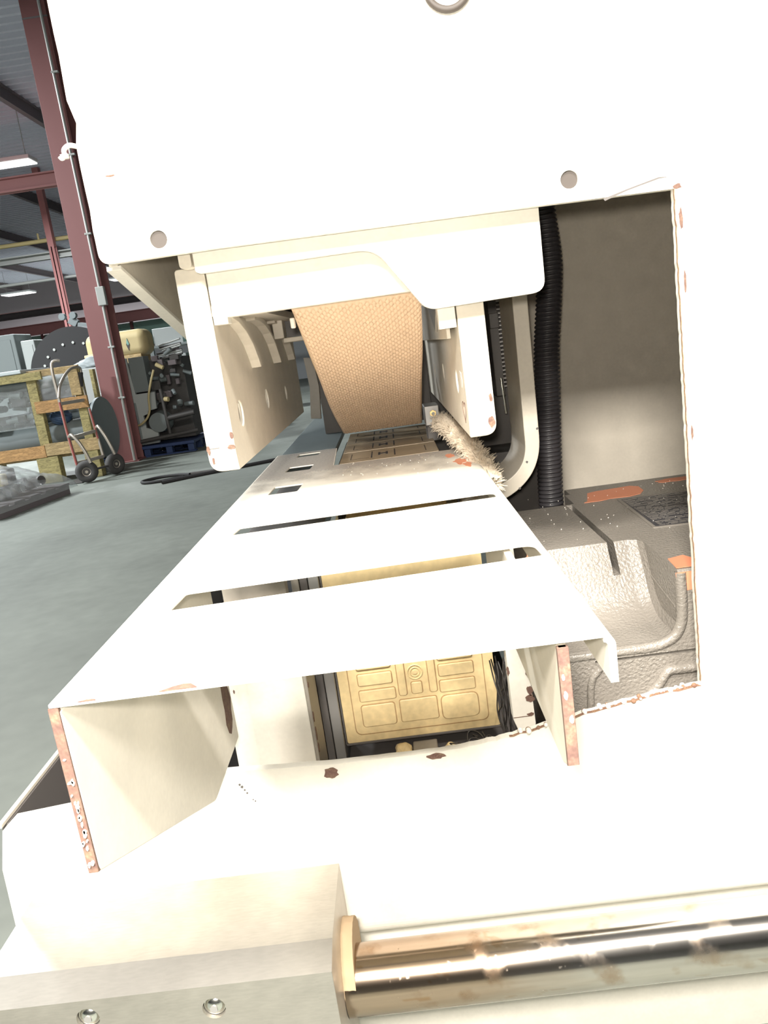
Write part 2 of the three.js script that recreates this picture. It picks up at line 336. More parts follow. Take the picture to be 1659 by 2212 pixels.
  for (const [x, y, rx, ry] of [[-0.166, 0.5835, 0.0125, 0.0105], [-0.007, 0.590, 0.017, 0.0055]]) part('paint_chip', plateZ(blob(x, y, rx, ry, 16, 0.3), FP, FP + 0.0006), M.chip, frame);
  for (const [x, y, r] of [[-0.305, 0.583, 0.0021], [-0.302, 0.579, 0.0024], [-0.299, 0.5735, 0.0016], [-0.296, 0.568, 0.0017], [-0.289, 0.556, 0.0012], [-0.286, 0.553, 0.0013]]) part('paint_chip', plateZ(blob(x, y, r, r, 9), FP, FP + 0.0005), M.darkGrey, frame);
  for (const [x, y, rx, ry] of [[0.397, 1.298, 0.003, 0.016], [0.394, 1.338, 0.007, 0.004], [0.398, 1.22, 0.002, 0.02], [0.396, 1.02, 0.002, 0.012]]) part('paint_chip', plateZ(blob(x, y, rx, ry), FP, FP + 0.0006), M.chip, frame);
  part('scratch', plateZ([[0.300, 1.336], [0.302, 1.333], [0.33, 1.3415], [0.372, 1.3505], [0.384, 1.351], [0.372, 1.3525], [0.33, 1.3435]], FP, FP + 0.0005), M.darkGrey, frame);
  part('scratch', plateZ(blob(-0.319, 1.449, 0.007, 0.0014), FP, FP + 0.0006), M.chip, frame);
}
solo('cable_tie', merge([tube([[-0.350, 1.488, FP - 0.004], [-0.362, 1.4905, FP + 0.003], [-0.369, 1.486, FP + 0.004], [-0.370, 1.480, FP + 0.002]], 0.0032, 24, 8), bx(-0.376, -0.366, 1.476, 1.482, FP - 0.002, FP + 0.004, 0.001), tube([[-0.370, 1.478, FP], [-0.375, 1.4755, FP + 0.002], [-0.378, 1.479, FP + 0.003]], 0.0015, 12, 6)]), M.white, 'white plastic tie end hooked over the upper left edge of the press plate', 'cable tie');

// hanger plate just behind the front plate: a strip with a rounded tongue at its right
{
  const t = thing('hanger_plate', 'white plate with a rounded tongue hanging below the upper front panel', 'plate', [0.1, 1.231, -1.14]);
  const pts = rounded([[-0.243, 1.598], [-0.243, 1.3215], [0.001, 1.3215], [0.062, 1.231], [0.2255, 1.2335], [0.2275, 1.598]], [0, 0.006, 0.022, 0.016, 0.018, 0]);
  part('plate', plateZ(pts, -1.142, -1.124, 0.0008), M.white, t);
  part('corner_tab', plateZ(rounded(rect(-0.264, -0.247, 1.330, 1.36), 0.006), -1.15, -1.128), M.cream, t);
  part('paint_chip', plateZ(blob(-0.128, 1.338, 0.004, 0.008), -1.1238, -1.1232), M.white, t);
}
// cross bar between the two guide plates
{
  const t = thing('cross_bar', 'white square cross bar joining the two upright guide plates', 'bar', [-0.07, 1.26, -1.18]);
  part('bar', bx(-0.2395, 0.104, 1.2615, 1.598, -1.20, -1.171, 0.002), M.white, t);
  part('end_block', bx(-0.2395, -0.219, 1.2525, 1.278, -1.198, -1.1695, 0.001), M.white, t);
  part('end_block', bx(0.079, 0.104, 1.203, 1.262, -1.198, -1.1695, 0.001), M.white, t);
}
// guide plates, a metre deep, each with three threaded holes in its inner face
function guide(name, label, x0, x1, outer, z0, zBack, holes) {
  const t = thing(name, label, 'guide plate', [(x0 + x1) / 2, 1.041, -1.6], undefined);
  const P = outer < 0 ? [[x0, 1.335], [x0, 1.041], [x1, 1.041], [x1, 1.335]] : [[x0, 1.335], [x0, 1.041], [x1, 1.041], [x1, 1.335]];
  let g = plateZ(rounded(P, outer < 0 ? [0.006, 0.040, 0.002, 0.002] : [0.002, 0.003, 0.02, 0.006], 10), zBack, z0, 0.0012);
  const fx = outer < 0 ? x1 : x0;
  // rounded lower front edge, holes drilled from the inner face
  const R = 0.05, pr = [[z0 + 0.01, 1.03]]; pr.push([z0 + 0.01, 1.041 + R]); for (let k = 0; k <= 10; k++) { const a = k / 10 * Math.PI / 2; pr.push([z0 - 0.012 + 0.012 * Math.cos(a), 1.041 + R - R * Math.sin(a)]); } pr.push([z0 - 0.012, 1.03]);
  g = cut(g, plateX(pr, x0 - 0.01, x1 + 0.01), ...holes.map(([z, y, r]) => disc([fx, y, z], r, 0.056, 'x', 36)));
  part('plate', g, outer < 0 ? M.cream : M.cream, t);
  for (const [z, y, r] of holes) {
    const s = outer < 0 ? -1 : 1, ring = [];
    for (let k = 0; k < 7; k++) ring.push(torusAt([fx + s * (0.002 + k * 0.0035), y, z], r - 0.0004, 0.0013, 'x'));
    part('hole_thread', merge(ring), M.white, t);
  }
  return t;
}
const guideL = guide('guide_plate', 'left white guide plate with three holes along its inner face', -0.283, -0.241, -1, -1.17, -2.14, [[-1.262, 1.118, 0.021], [-1.55, 1.120, 0.019], [-1.837, 1.112, 0.017]]);
const guideR = guide('guide_plate', 'right white guide plate with a heart scribbled on its inner face', 0.106, 0.1455, 1, -1.17, -2.25, [[-1.30, 1.118, 0.019], [-1.60, 1.120, 0.018], [-1.90, 1.112, 0.017]]);
for (const dz of [0, -0.28, -0.54]) { // curved ribs on the left plate's inner face
  const o = [], b = [], w = 0.030;
  const arc = [[-1.185, 1.254], [-1.24, 1.2525], [-1.30, 1.246], [-1.355, 1.232], [-1.40, 1.212], [-1.435, 1.185], [-1.447, 1.172]];
  arc.forEach((p, i) => { const q = arc[Math.min(i + 1, arc.length - 1)], s = arc[Math.max(i - 1, 0)], d = Math.hypot(q[0] - s[0], q[1] - s[1]); const nx = -(q[1] - s[1]) / d, ny = (q[0] - s[0]) / d; o.push([p[0] + dz, p[1]]); b.unshift([p[0] + dz - nx * w * (i / 6) - 0.004, p[1] + Math.max(0.004, -ny * w * 0.5 * (1 - i / 6))]); });
  part('rib', plateX([...o, ...b].map(p => [p[0] + 0.012, p[1] + 0.011]), -0.2412, -0.224, 0.001), M.cream, guideL);
}
part('top_sheet', bx(-0.2405, -0.19, 1.27, 1.283, -2.1, -1.205), M.cream, guideL);
part('heart_outline', (() => { const p = []; for (let k = 0; k <= 40; k++) { const a = k / 40 * 6.2832; const x = 16 * Math.sin(a) ** 3, y = 13 * Math.cos(a) - 5 * Math.cos(2 * a) - 2 * Math.cos(3 * a) - Math.cos(4 * a); p.push([0.1057, 1.078 + y * 0.0011, -1.222 - x * 0.0016]); } return tube(p, 0.0006, 80, 5); })(), M.chip, guideR);
for (const [z, y, rz, ry] of [[-1.22, 1.125, 0.02, 0.016]]) part('paint_patch', plateX(blob(z, y, rz, ry), 0.1052, 0.1058), M.white, guideR);
for (const [x, y, rx, ry] of [[0.141, 1.097, 0.003, 0.007], [0.139, 1.062, 0.006, 0.009]]) part('paint_chip', plateZ(blob(x, y, rx, ry), -1.1705, -1.1688), M.chip, guideR);
for (const [x, y, rx, ry] of [[-0.246, 1.077, 0.007, 0.004], [-0.243, 1.094, 0.003, 0.006], [-0.2805, 1.076, 0.003, 0.008], [-0.276, 1.060, 0.002, 0.006]]) part('paint_chip', plateZ(blob(x, y, rx, ry), -1.1705, -1.1688), M.chip, guideL);
part('seam', bx(-0.282, -0.264, 1.0775, 1.0785, -1.171, -1.1695), M.darkGrey, guideL);
{ // rear cross member and hanging arm far inside
  const t = thing('rear_bracket', 'grey angled bracket and hanging arm deep inside behind the belt', 'bracket', [-0.2, 1.0, -2.2]);
  part('cross_member', bx(-0.2155, -0.13, 1.222, 1.232, -1.80, -1.74, 0.002), M.cream, t);
  part('upright', bx(-0.236, -0.214, 1.232, 1.275, -1.80, -1.75, 0.002), M.cream, t);
  part('arm', plateZ([[-0.227, 1.182], [-0.202, 1.179], [-0.196, 1.10], [-0.204, 1.012], [-0.232, 1.016], [-0.222, 1.10]], -2.22, -2.20, 0.001), M.grey, t);
  part('roller', rod([-0.20, 1.21, -2.1], [-0.10, 1.21, -2.1], 0.018), M.darkGrey, t);
  part('shield', bx(-0.205, -0.10, 0.96, 1.598, -2.30, -2.285), M.darkGrey, t);
  part('shield', bx(-0.24, -0.13, 1.235, 1.598, -1.86, -1.85), M.darkGrey, t);
  part('shield', bx(0.0, 0.106, 0.96, 1.598, -2.32, -2.30), M.darkGrey, t);
}
{ // the two small sheets right of the belt
  const t = thing('side_deflector', 'pale folded sheet between the belt and the right guide plate', 'sheet', [0.09, 1.18, -1.5]);
  part('sheet', plateX([[-1.22, 1.262], [-1.22, 1.188], [-2.1, 1.184], [-2.1, 1.262]], 0.092, 0.098, 0.001), M.cream, t);
  part('fold', plateX([[-1.3, 1.262], [-1.6, 1.262], [-1.42, 1.20]], 0.088, 0.0915, 0.001), M.grey, t);
}
// woven belt: a sloping honeycomb sheet, real relief
{
  const nu = 230, nv = 620, x0 = -0.136, x1 = 0.063, pos = [], idx = [];
  const z0 = -1.255, y0 = 1.264, z1 = -2.0, y1 = 0.985, cell = 0.0105;
  const hex = (u, v) => { const a = u / cell, b = v / (cell * 0.8660254 * 2); let best = 9; for (const [ox, oy] of [[0, 0], [0.5, 0.5]]) { const fx = a - ox - Math.round(a - ox), fy = (b - oy - Math.round(b - oy)) * 1.732; best = Math.min(best, fx * fx + fy * fy); } return Math.sqrt(best); };
  for (let j = 0; j <= nv; j++) for (let i = 0; i <= nu; i++) {
    const u = i / nu, v = j / nv, sag = Math.sin(v * Math.PI) * -0.012;
    const k = hex((x1 - x0) * u, 0.795 * v), h = 0.0042 * Math.min(1, Math.max(0, (0.52 - k) / 0.34));
    const fade = Math.min(1, Math.min(u, 1 - u) * 40, Math.min(v, 1 - v) * 90);
    pos.push(x0 + (x1 - x0) * u + 0.002 * Math.sin(v * 7), y0 + (y1 - y0) * v + sag - h * fade * 0.936, z0 + (z1 - z0) * v + h * fade * 0.352);
  }
  for (let j = 0; j < nv; j++) for (let i = 0; i < nu; i++) { const a = j * (nu + 1) + i, b = a + 1, c = a + nu + 1, d = c + 1; idx.push(a, b, c, b, d, c); }
  const g = new THREE.BufferGeometry(); g.setAttribute('position', new THREE.Float32BufferAttribute(pos, 3)); g.setIndex(idx); g.computeVertexNormals();
  const nrm = g.attributes.normal; // thickness: a backing sheet 4 mm above
  const back = []; for (const v of [0, 0.25, 0.5, 0.75, 1]) back.push([z0 + (z1 - z0) * v, y0 + (y1 - y0) * v + Math.sin(v * Math.PI) * -0.012 + 0.0005]);
  const bk = plateX([...back, ...back.slice().reverse().map(p => [p[0] + 0.001, p[1] + 0.004])], x0, x1);
  const t = thing('woven_belt', 'tan conveyor belt with a honeycomb weave sloping down between the guide plates', 'belt', [-0.036, 0.985, -1.6]);
  part('belt_face', g, M.belt, t); part('belt_backing', bk, M.felt, t);
  part('belt_clip', bx(-0.142, -0.135, 1.236, 1.252, -1.275, -1.262, 0.002), M.white, t);
}

// ------------------------------------------------------------------ slotted tray reaching out of the press
const TY = 0.965;
{
  const t = thing('slotted_tray', 'long white steel tray with two wide slots and three short slots, reaching towards the viewer', 'tray', [-0.07, 0.676, -1.1]);
  const slots = [
    rounded([[-0.252, -0.763], [0.131, -0.785], [0.128, -0.833], [-0.248, -0.819]], [0.004, 0.004, 0.014, 0.004]),
    rounded([[-0.248, -1.076], [0.1255, -1.096], [0.125, -1.131], [-0.243, -1.121]], [0.004, 0.004, 0.012, 0.004]),
    ...[[-1.362, -1.436], [-1.602, -1.665], [-1.81, -1.856]].map(([a, b]) => rounded([[-0.239, a], [-0.187, a], [-0.184, b], [-0.236, b]], 0.004))];
  const out = rounded([[-0.292, -0.560], [0.132, -0.560], [0.132, -1.610], [-0.138, -1.612], [-0.148, -1.887], [-0.292, -1.890]], [0.003, 0, 0, 0.003, 0.003, 0]);
  part('tray_plate', plateY(out, TY - 0.0026, TY, 0.0006, slots), M.whiteTray, t);
  part('under_channel', bx(-0.283, -0.150, 0.900, 0.905, -1.885, -1.30, 0.001), M.darkGrey, t);
  // the right-hand edge is bent down in a small radius
  const lip = []; for (let k = 0; k <= 8; k++) { const a = k / 8 * Math.PI / 2; lip.push([0.1315 + 0.009 * Math.sin(a), TY - 0.009 + 0.009 * Math.cos(a)]); }
  lip.push([0.1405, 0.926], [0.1345, 0.926]); for (let k = 8; k >= 0; k--) { const a = k / 8 * Math.PI / 2; lip.push([0.1315 + 0.003 * Math.sin(a), TY - 0.009 + 0.003 * Math.cos(a)]); }
  part('bent_lip', plateZ(lip, -1.61, -0.560), M.whiteTray, t);
  const GL = part('gusset', plateX(rounded([[-0.562, 0.9585], [-0.565, 0.8165], [-0.890, 0.674], [-1.049, 0.676], [-1.047, 0.9585]], [0.002, 0.006, 0.008, 0.004, 0]), -0.292, -0.284, 0.0012), M.white, t, { label: 'large cream side gusset with a chamfered lower corner' });
  part('worn_edge', plateX([[-0.5605, 0.962], [-0.5625, 0.8175], [-0.567, 0.8160], [-0.565, 0.962]], -0.2926, -0.2844, 0.0006), M.worn, GL, { label: 'bare brown edge with remains of paint' });
  for (let k = 0; k < 26; k++) { const y = rr(0.822, 0.925); part('paint_remnant', plateZ(blob(rr(-0.2905, -0.2865), y, rr(0.0006, 0.0018), rr(0.001, 0.003), 8), -0.5622, -0.5595 - 0.0006), M.white, GL); }
  part('rust_patch', plateX(blob(-1.02, 0.74, 0.025, 0.045), -0.2842, -0.2836), M.chip, GL);
  const GR = part('gusset', plateX(rounded([[-0.562, 0.9585], [-0.562, 0.860], [-0.585, 0.850], [-1.05, 0.850], [-1.05, 0.9585]], [0, 0.003, 0.003, 0, 0]), 0.097, 0.105, 0.0012), M.cream, t, { label: 'narrow right-hand gusset under the tray' });
  part('worn_edge', plateX([[-0.5605, 0.9585], [-0.5605, 0.861], [-0.566, 0.858], [-0.566, 0.9585]], 0.0966, 0.1054, 0.0006), M.worn, GR, { label: 'bare brown edge' });
  for (const [x, y, r] of [[0.1, 0.92, 0.002], [0.1025, 0.90, 0.002], [0.099, 0.935, 0.0015]]) part('paint_remnant', plateZ(blob(x, y, r, r * 2), -0.5605, -0.5598), M.white, GR);
  part('paint_chip', plateY([[-0.205, -0.5600], [-0.196, -0.5660], [-0.188, -0.5690], [-0.182, -0.5675], [-0.176, -0.5600]], TY - 0.0005, TY + 0.0005), M.chip, t);
  part('paint_chip', plateY([[-0.268, -0.5600], [-0.262, -0.5625], [-0.256, -0.5620], [-0.254, -0.5600]], TY - 0.0005, TY + 0.0004), M.chip, t);
  part('shade_grime_film', plateY([[-0.290, -1.31], [0.130, -1.31], [0.130, -1.608], [-0.1395, -1.610], [-0.1495, -1.884], [-0.290, -1.886]], TY - 0.0003, TY + 0.0002, 0, slots.slice(2)), M.grime, t, { label: 'dirty worn paint with painted-in shade at the far end' });
  for (const [x, z, rx, rz] of [[0.105, -1.45, 0.014, 0.05], [0.116, -1.40, 0.010, 0.03], [0.093, -1.53, 0.012, 0.03]]) part('rust_patch', plateY(blob(x, z, rx, rz, 18, 0.5), TY - 0.0003, TY + 0.0004), M.orange, t);
  for (let k = 0; k < 26; k++) { const s = new THREE.IcosahedronGeometry(rr(0.0005, 0.0012), 0).translate(rr(-0.13, 0.12), TY + 0.0006, rr(-1.60, -1.32)); part('plastic_crumb', s, M.white, t); }
}
solo('bed_rail', merge([bx(-0.291, -0.155, 0.945, 0.9585, -3.05, -1.893, 0.002), bx(-0.291, -0.28, 0.60, 0.945, -3.05, -1.893)]), M.bed, 'smooth blue grey bed rail continuing behind the slotted tray', 'rail');
solo('edge_rail', bx(0.108, 0.136, 0.945, 0.962, -2.3, -1.614, 0.002), M.midSteel, 'narrow grey steel strip continuing the right edge of the tray', 'rail');
solo('swarf_curl', merge([tube([[-0.115, 0.9585, -1.080], [-0.112, 0.955, -1.092], [-0.102, 0.953, -1.098], [-0.092, 0.955, -1.09], [-0.088, 0.960, -1.078]], 0.0012, 30, 6)]), M.white, 'thin white curl of wire lying in the second slot of the tray', 'wire');

// ------------------------------------------------------------------ under the tray
{
  const t = thing('support_post', 'broad white support post under the left half of the tray', 'post', [-0.26, 0.40, -1.2]);
  part('post_body', bx(-0.326, -0.200, 0.40, 0.80, -1.27, -1.17, 0.002), M.white, t);
  part('edge_strip', bx(-0.2000, -0.1945, 0.40, 0.798, -1.26, -1.172, 0.001), M.grey, t);
  part('shaded_post_top', bx(-0.320, -0.215, 0.80, 0.905, -1.27, -1.245, 0.002), M.grey, t);  // top of the white post, coloured grey to paint in the tray's shade
  for (const [y, r] of [[0.685, 0.006], [0.63, 0.01], [0.60, 0.014], [0.575, 0.009]]) part('paint_chip', plateX(blob(-1.178, y, 0.004, r), -0.1945, -0.1935), M.chip, t);
  part('paint_chip', plateZ(blob(-0.311, 0.693, 0.0015, 0.004), -1.1702, -1.1692), M.chip, t);
}
{
  const t = thing('support_post', 'narrow white support post with flaked paint right of the amber moulding plate', 'post', [0.14, 0.564, -1.18]);
  part('post_body', plateZ(rounded([[0.120, 0.90], [0.122, 0.585], [0.128, 0.566], [0.150, 0.562], [0.157, 0.572], [0.150, 0.90]], [0, 0.002, 0.004, 0.004, 0.004, 0]), -1.195, -1.17, 0.001), M.white, t);
  for (const [x, y, rx, ry] of [[0.153, 0.665, 0.006, 0.013], [0.153, 0.632, 0.007, 0.010], [0.151, 0.618, 0.009, 0.008], [0.122, 0.668, 0.003, 0.009], [0.150, 0.591, 0.007, 0.004]]) part('paint_chip', plateZ(blob(x, y, rx, ry, 14, 0.45), -1.1705, -1.1692), M.chip, t);
  part('seam', bx(0.1225, 0.150, 0.588, 0.589, -1.1705, -1.1695), M.chip, t);
  part('upper_cap', bx(0.090, 0.119, 0.700, 0.716, -1.22, -1.19, 0.004), M.rust, t);
}
[[-0.2185, -0.2055, M.grey, 'left grey guide bar beside the white post'], [-0.2045, -0.1915, M.darkGrey, 'dark middle guide bar beside the amber plate'], [-0.1905, -0.1725, M.midSteel, 'bright steel guide bar touching the amber plate']].forEach(([a, b, m, l], i) => solo('guide_bar', bx(a, b, 0.401, 0.895, -1.39 - i * 0.02, -1.325 - i * 0.006, 0.001), m, l, 'bar'));
{ // platen with its panelled front face
  const t = thing('platen', 'amber brown moulding plate with raised panels, lit brightly under the tray', 'platen', [-0.027, 0.481, -1.6]);
  const Z0 = -1.352;
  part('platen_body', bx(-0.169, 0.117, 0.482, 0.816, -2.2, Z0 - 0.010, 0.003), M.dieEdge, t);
  part('face_sheet', plateZ(rounded(rect(-0.168, 0.1165, 0.4835, 0.8155), 0.004), Z0 - 0.010, Z0), M.die, t);
  const panel = (x0, x1, y0, y1, r = 0.004, h = 0.0035) => { part('panel_rim', plateZ(rounded(rect(x0 - 0.0014, x1 + 0.0014, y0 - 0.0014, y1 + 0.0014), r + 0.001), Z0 - 0.001, Z0 + 0.0005), M.dieEdge, t); part('panel', plateZ(rounded(rect(x0, x1, y0, y1), r), Z0 - 0.001, Z0 + h, 0.0012), M.die, t); };
  panel(-0.132, -0.070, 0.594, 0.616); panel(-0.133, -0.067, 0.563, 0.584); panel(-0.133, -0.072, 0.513, 0.555, 0.006);
  panel(-0.060, -0.046, 0.566, 0.66, 0.005); panel(-0.0035, 0.0095, 0.566, 0.66, 0.005); panel(-0.0365, -0.0175, 0.567, 0.589);
  panel(-0.062, 0.006, 0.514, 0.557); panel(0.016, 0.079, 0.594, 0.616); panel(0.015, 0.079, 0.563, 0.585);
  panel(0.014, 0.081, 0.509, 0.555, 0.012); panel(-0.132, -0.070, 0.625, 0.66); panel(0.016, 0.079, 0.625, 0.66);
  part('boss', [torusAt([-0.027, 0.608, Z0 + 0.0008], 0.0135, 0.0012, 'z'), torusAt([-0.027, 0.608, Z0 + 0.0008], 0.0085, 0.0010, 'z'), disc([-0.027, 0.608, Z0 + 0.0005], 0.004, 0.003)], M.die, t);
  const inset = rounded(rect(-0.150, 0.098, 0.497, 0.70), 0.014); part('border_groove', plateZ(inset, Z0 - 0.001, Z0 + 0.0006, 0, [rounded(rect(-0.1485, 0.0965, 0.4985, 0.6985), 0.013)]), M.dieEdge, t);
  part('bottom_trim', bx(-0.170, 0.118, 0.4795, 0.4835, Z0 - 0.02, Z0 + 0.003, 0.001), M.darkGrey, t);
  part('side_trim', bx(-0.1715, -0.1685, 0.481, 0.815, Z0 - 0.02, Z0 + 0.002, 0.001), M.darkGrey, t);
  part('top_step', bx(-0.165, 0.113, 0.8165, 0.822, -2.2, Z0 - 0.03, 0.002), M.die, t);
}
{
  const t = thing('upper_platen', 'worn brown plate with ribbed panels at the foot of the woven belt', 'platen', [-0.02, 0.83, -1.9]);
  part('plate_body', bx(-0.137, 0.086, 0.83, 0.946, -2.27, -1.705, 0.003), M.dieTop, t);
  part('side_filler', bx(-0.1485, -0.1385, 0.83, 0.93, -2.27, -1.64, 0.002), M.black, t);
  part('front_face', bx(-0.136, 0.085, 0.832, 0.903, -1.7045, -1.700, 0.001), M.die, t);
  for (const [za, zb] of [[-1.709, -1.868], [-1.876, -2.012], [-2.02, -2.155], [-2.163, -2.265]]) {
    const s = part('rib_panel', plateY(rounded(rect(-0.135, 0.084, zb, za), 0.004), 0.9455, 0.9515, 0.0015), M.dieTop, t), zm = (za + zb) / 2, L = (za - zb) / 2;
    for (const [x, k, w] of [[-0.112, 0.55, 0.0015], [-0.066, 0.62, 0.003], [-0.014, 0.62, 0.003], [0.056, 0.55, 0.0018]]) part('groove', bx(x, x + w, 0.9505, 0.9519, zm - L * k, zm + L * k), M.black, s);
    part('groove', bx(-0.112, -0.070, 0.9505, 0.9518, zm + L * 0.53, zm + L * 0.53 + 0.002), M.black, s);
    part('slot_mark', plateY([[-0.050, zm + 0.020], [-0.045, zm + 0.020], [-0.045, zm + 0.006], [-0.033, zm + 0.006], [-0.033, zm + 0.020], [-0.028, zm + 0.020], [-0.028, zm - 0.020], [-0.033, zm - 0.020], [-0.033, zm - 0.006], [-0.045, zm - 0.006], [-0.045, zm - 0.020], [-0.050, zm - 0.020]], 0.9505, 0.9522), M.black, s);
  }
  part('front_seam', bx(-0.137, 0.086, 0.905, 0.909, -1.7055, -1.7035), M.black, t);
}
{ // brass fitting and the felt seal beside the upper platen
  const t = thing('grease_fitting', 'small brass screw fitting on a grey block behind the belt', 'fitting', [0.09, 0.96, -1.9]);
  part('block', bx(0.070, 0.105, 0.985, 1.032, -2.0, -1.91, 0.002), M.midSteel, t);
  part('brass_nut', new THREE.CylinderGeometry(0.008, 0.008, 0.01, 6).rotateX(Math.PI / 2).translate(0.0895, 1.014, -1.905), M.brass, t);
  part('screw', disc([0.0895, 1.014, -1.899], 0.004, 0.004), M.bolt, t);
  part('lever', rod([0.094, 1.008, -1.90], [0.104, 0.985, -1.90], 0.0016), M.bolt, t);
  part('foot', bx(0.072, 0.104, 0.945, 0.985, -2.0, -1.93, 0.002), M.darkGrey, t);
}
{
  const c = new THREE.CatmullRomCurve3([V(0.099, 1.000, -1.82), V(0.118, 0.995, -1.62), V(0.134, 0.975, -1.48), V(0.146, 0.952, -1.40), V(0.152, 0.93, -1.36)]);
  const g = new THREE.TubeGeometry(c, 200, 0.017, 28), p = g.attributes.position, ce = V();
  for (let i = 0; i < p.count; i++) { const s = Math.floor(i / 29) / 200; c.getPointAt(Math.min(1, s), ce); const v = V().fromBufferAttribute(p, i).sub(ce); const k = 1 + 0.5 * fbm(p.getX(i) * 260, p.getY(i) * 260, 2, p.getZ(i) * 260) + 0.35 * noise.noise(p.getX(i) * 60, p.getY(i) * 60, p.getZ(i) * 60); v.multiplyScalar(k).add(ce); p.setXYZ(i, v.x, v.y, v.z); }
  const sm = mergeVertices(g.deleteAttribute('uv').deleteAttribute('normal')); sm.computeVertexNormals();
  const t = thing('felt_seal', 'fluffy tan felt strip along the right edge of the tray', 'seal', [0.12, 0.95, -1.6]);
  part('felt_core', sm, M.fluff, t);
  const hair = []; for (let k = 0; k < 3200; k++) { c.getPointAt(rnd(), ce); const d = V(rr(-1, 1), rr(-1, 1), rr(-1, 1)).normalize(), a = ce.clone().addScaledVector(d, 0.012), e = ce.clone().addScaledVector(d, rr(0.020, 0.029)).add(V(rr(-0.004, 0.004), rr(-0.004, 0.004), rr(-0.004, 0.004))); hair.push(rod(a.toArray(), e.toArray(), 0.0011, 0.0004, 3)); }
  part('felt_fibres', merge(hair), M.fluff, t, { kind: 'stuff' });
}
// things at the bottom of the opening
solo('drip_pan', merge([bx(-0.17, 0.16, 0.44, 0.452, -1.7, -1.16, 0.002)]), M.darkGrey, 'dark sheet under the amber moulding plate', 'pan');
{
  const lump = (x, y, z, r, n) => { const g = new THREE.IcosahedronGeometry(r, 4), p = g.attributes.position; for (let i = 0; i < p.count; i++) { const v = V().fromBufferAttribute(p, i), k = 1 + 0.45 * noise.noise(v.x * 70 + n, v.y * 70, v.z * 70); p.setXYZ(i, v.x * k, v.y * k * 0.95, v.z * k); } g.computeVertexNormals(); return g.translate(x, y, z); };
  solo('cured_drip', lump(-0.066, 0.462, -1.33, 0.018, 1), M.die, 'left amber resin lump under the platen', 'resin lump');
  solo('cured_drip', lump(0.020, 0.462, -1.32, 0.014, 5), M.die, 'right amber resin lump under the platen beside the wire tangle', 'resin lump');
  solo('stop_block', bx(-0.048, -0.003, 0.453, 0.476, -1.345, -1.30, 0.003), M.grey, 'small grey block between the two resin lumps', 'block');
  const list = []; for (let k = 0; k < 22; k++) { const p = [], cx = rr(0.04, 0.105), cy = rr(0.463, 0.488), cz = rr(-1.33, -1.24); const R = rr(0.010, 0.022), ph = rr(0, 6); for (let i = 0; i < 7; i++) { const a = ph + i * 0.9; p.push([cx + Math.cos(a) * R * rr(0.7, 1.2), cy + Math.sin(a) * R * 0.55, cz + Math.sin(a * 1.3) * 0.02]); } list.push(tube(p, 0.0012, 30, 5)); }
  for (let k = 0; k < 12; k++) { const p = []; let x = rr(0.122, 0.134), y = 0.46; for (let i = 0; i < 6; i++) { p.push([x, y, rr(-1.32, -1.27)]); x += rr(-0.008, 0.007); y += 0.035; } list.push(tube(p, 0.0013, 30, 5)); }
  const s = solo('wire_tangle', merge(list), M.darkMetal, 'tangle of thin dark wire beside the amber plate', 'wire'); s.userData.kind = 'stuff';
}

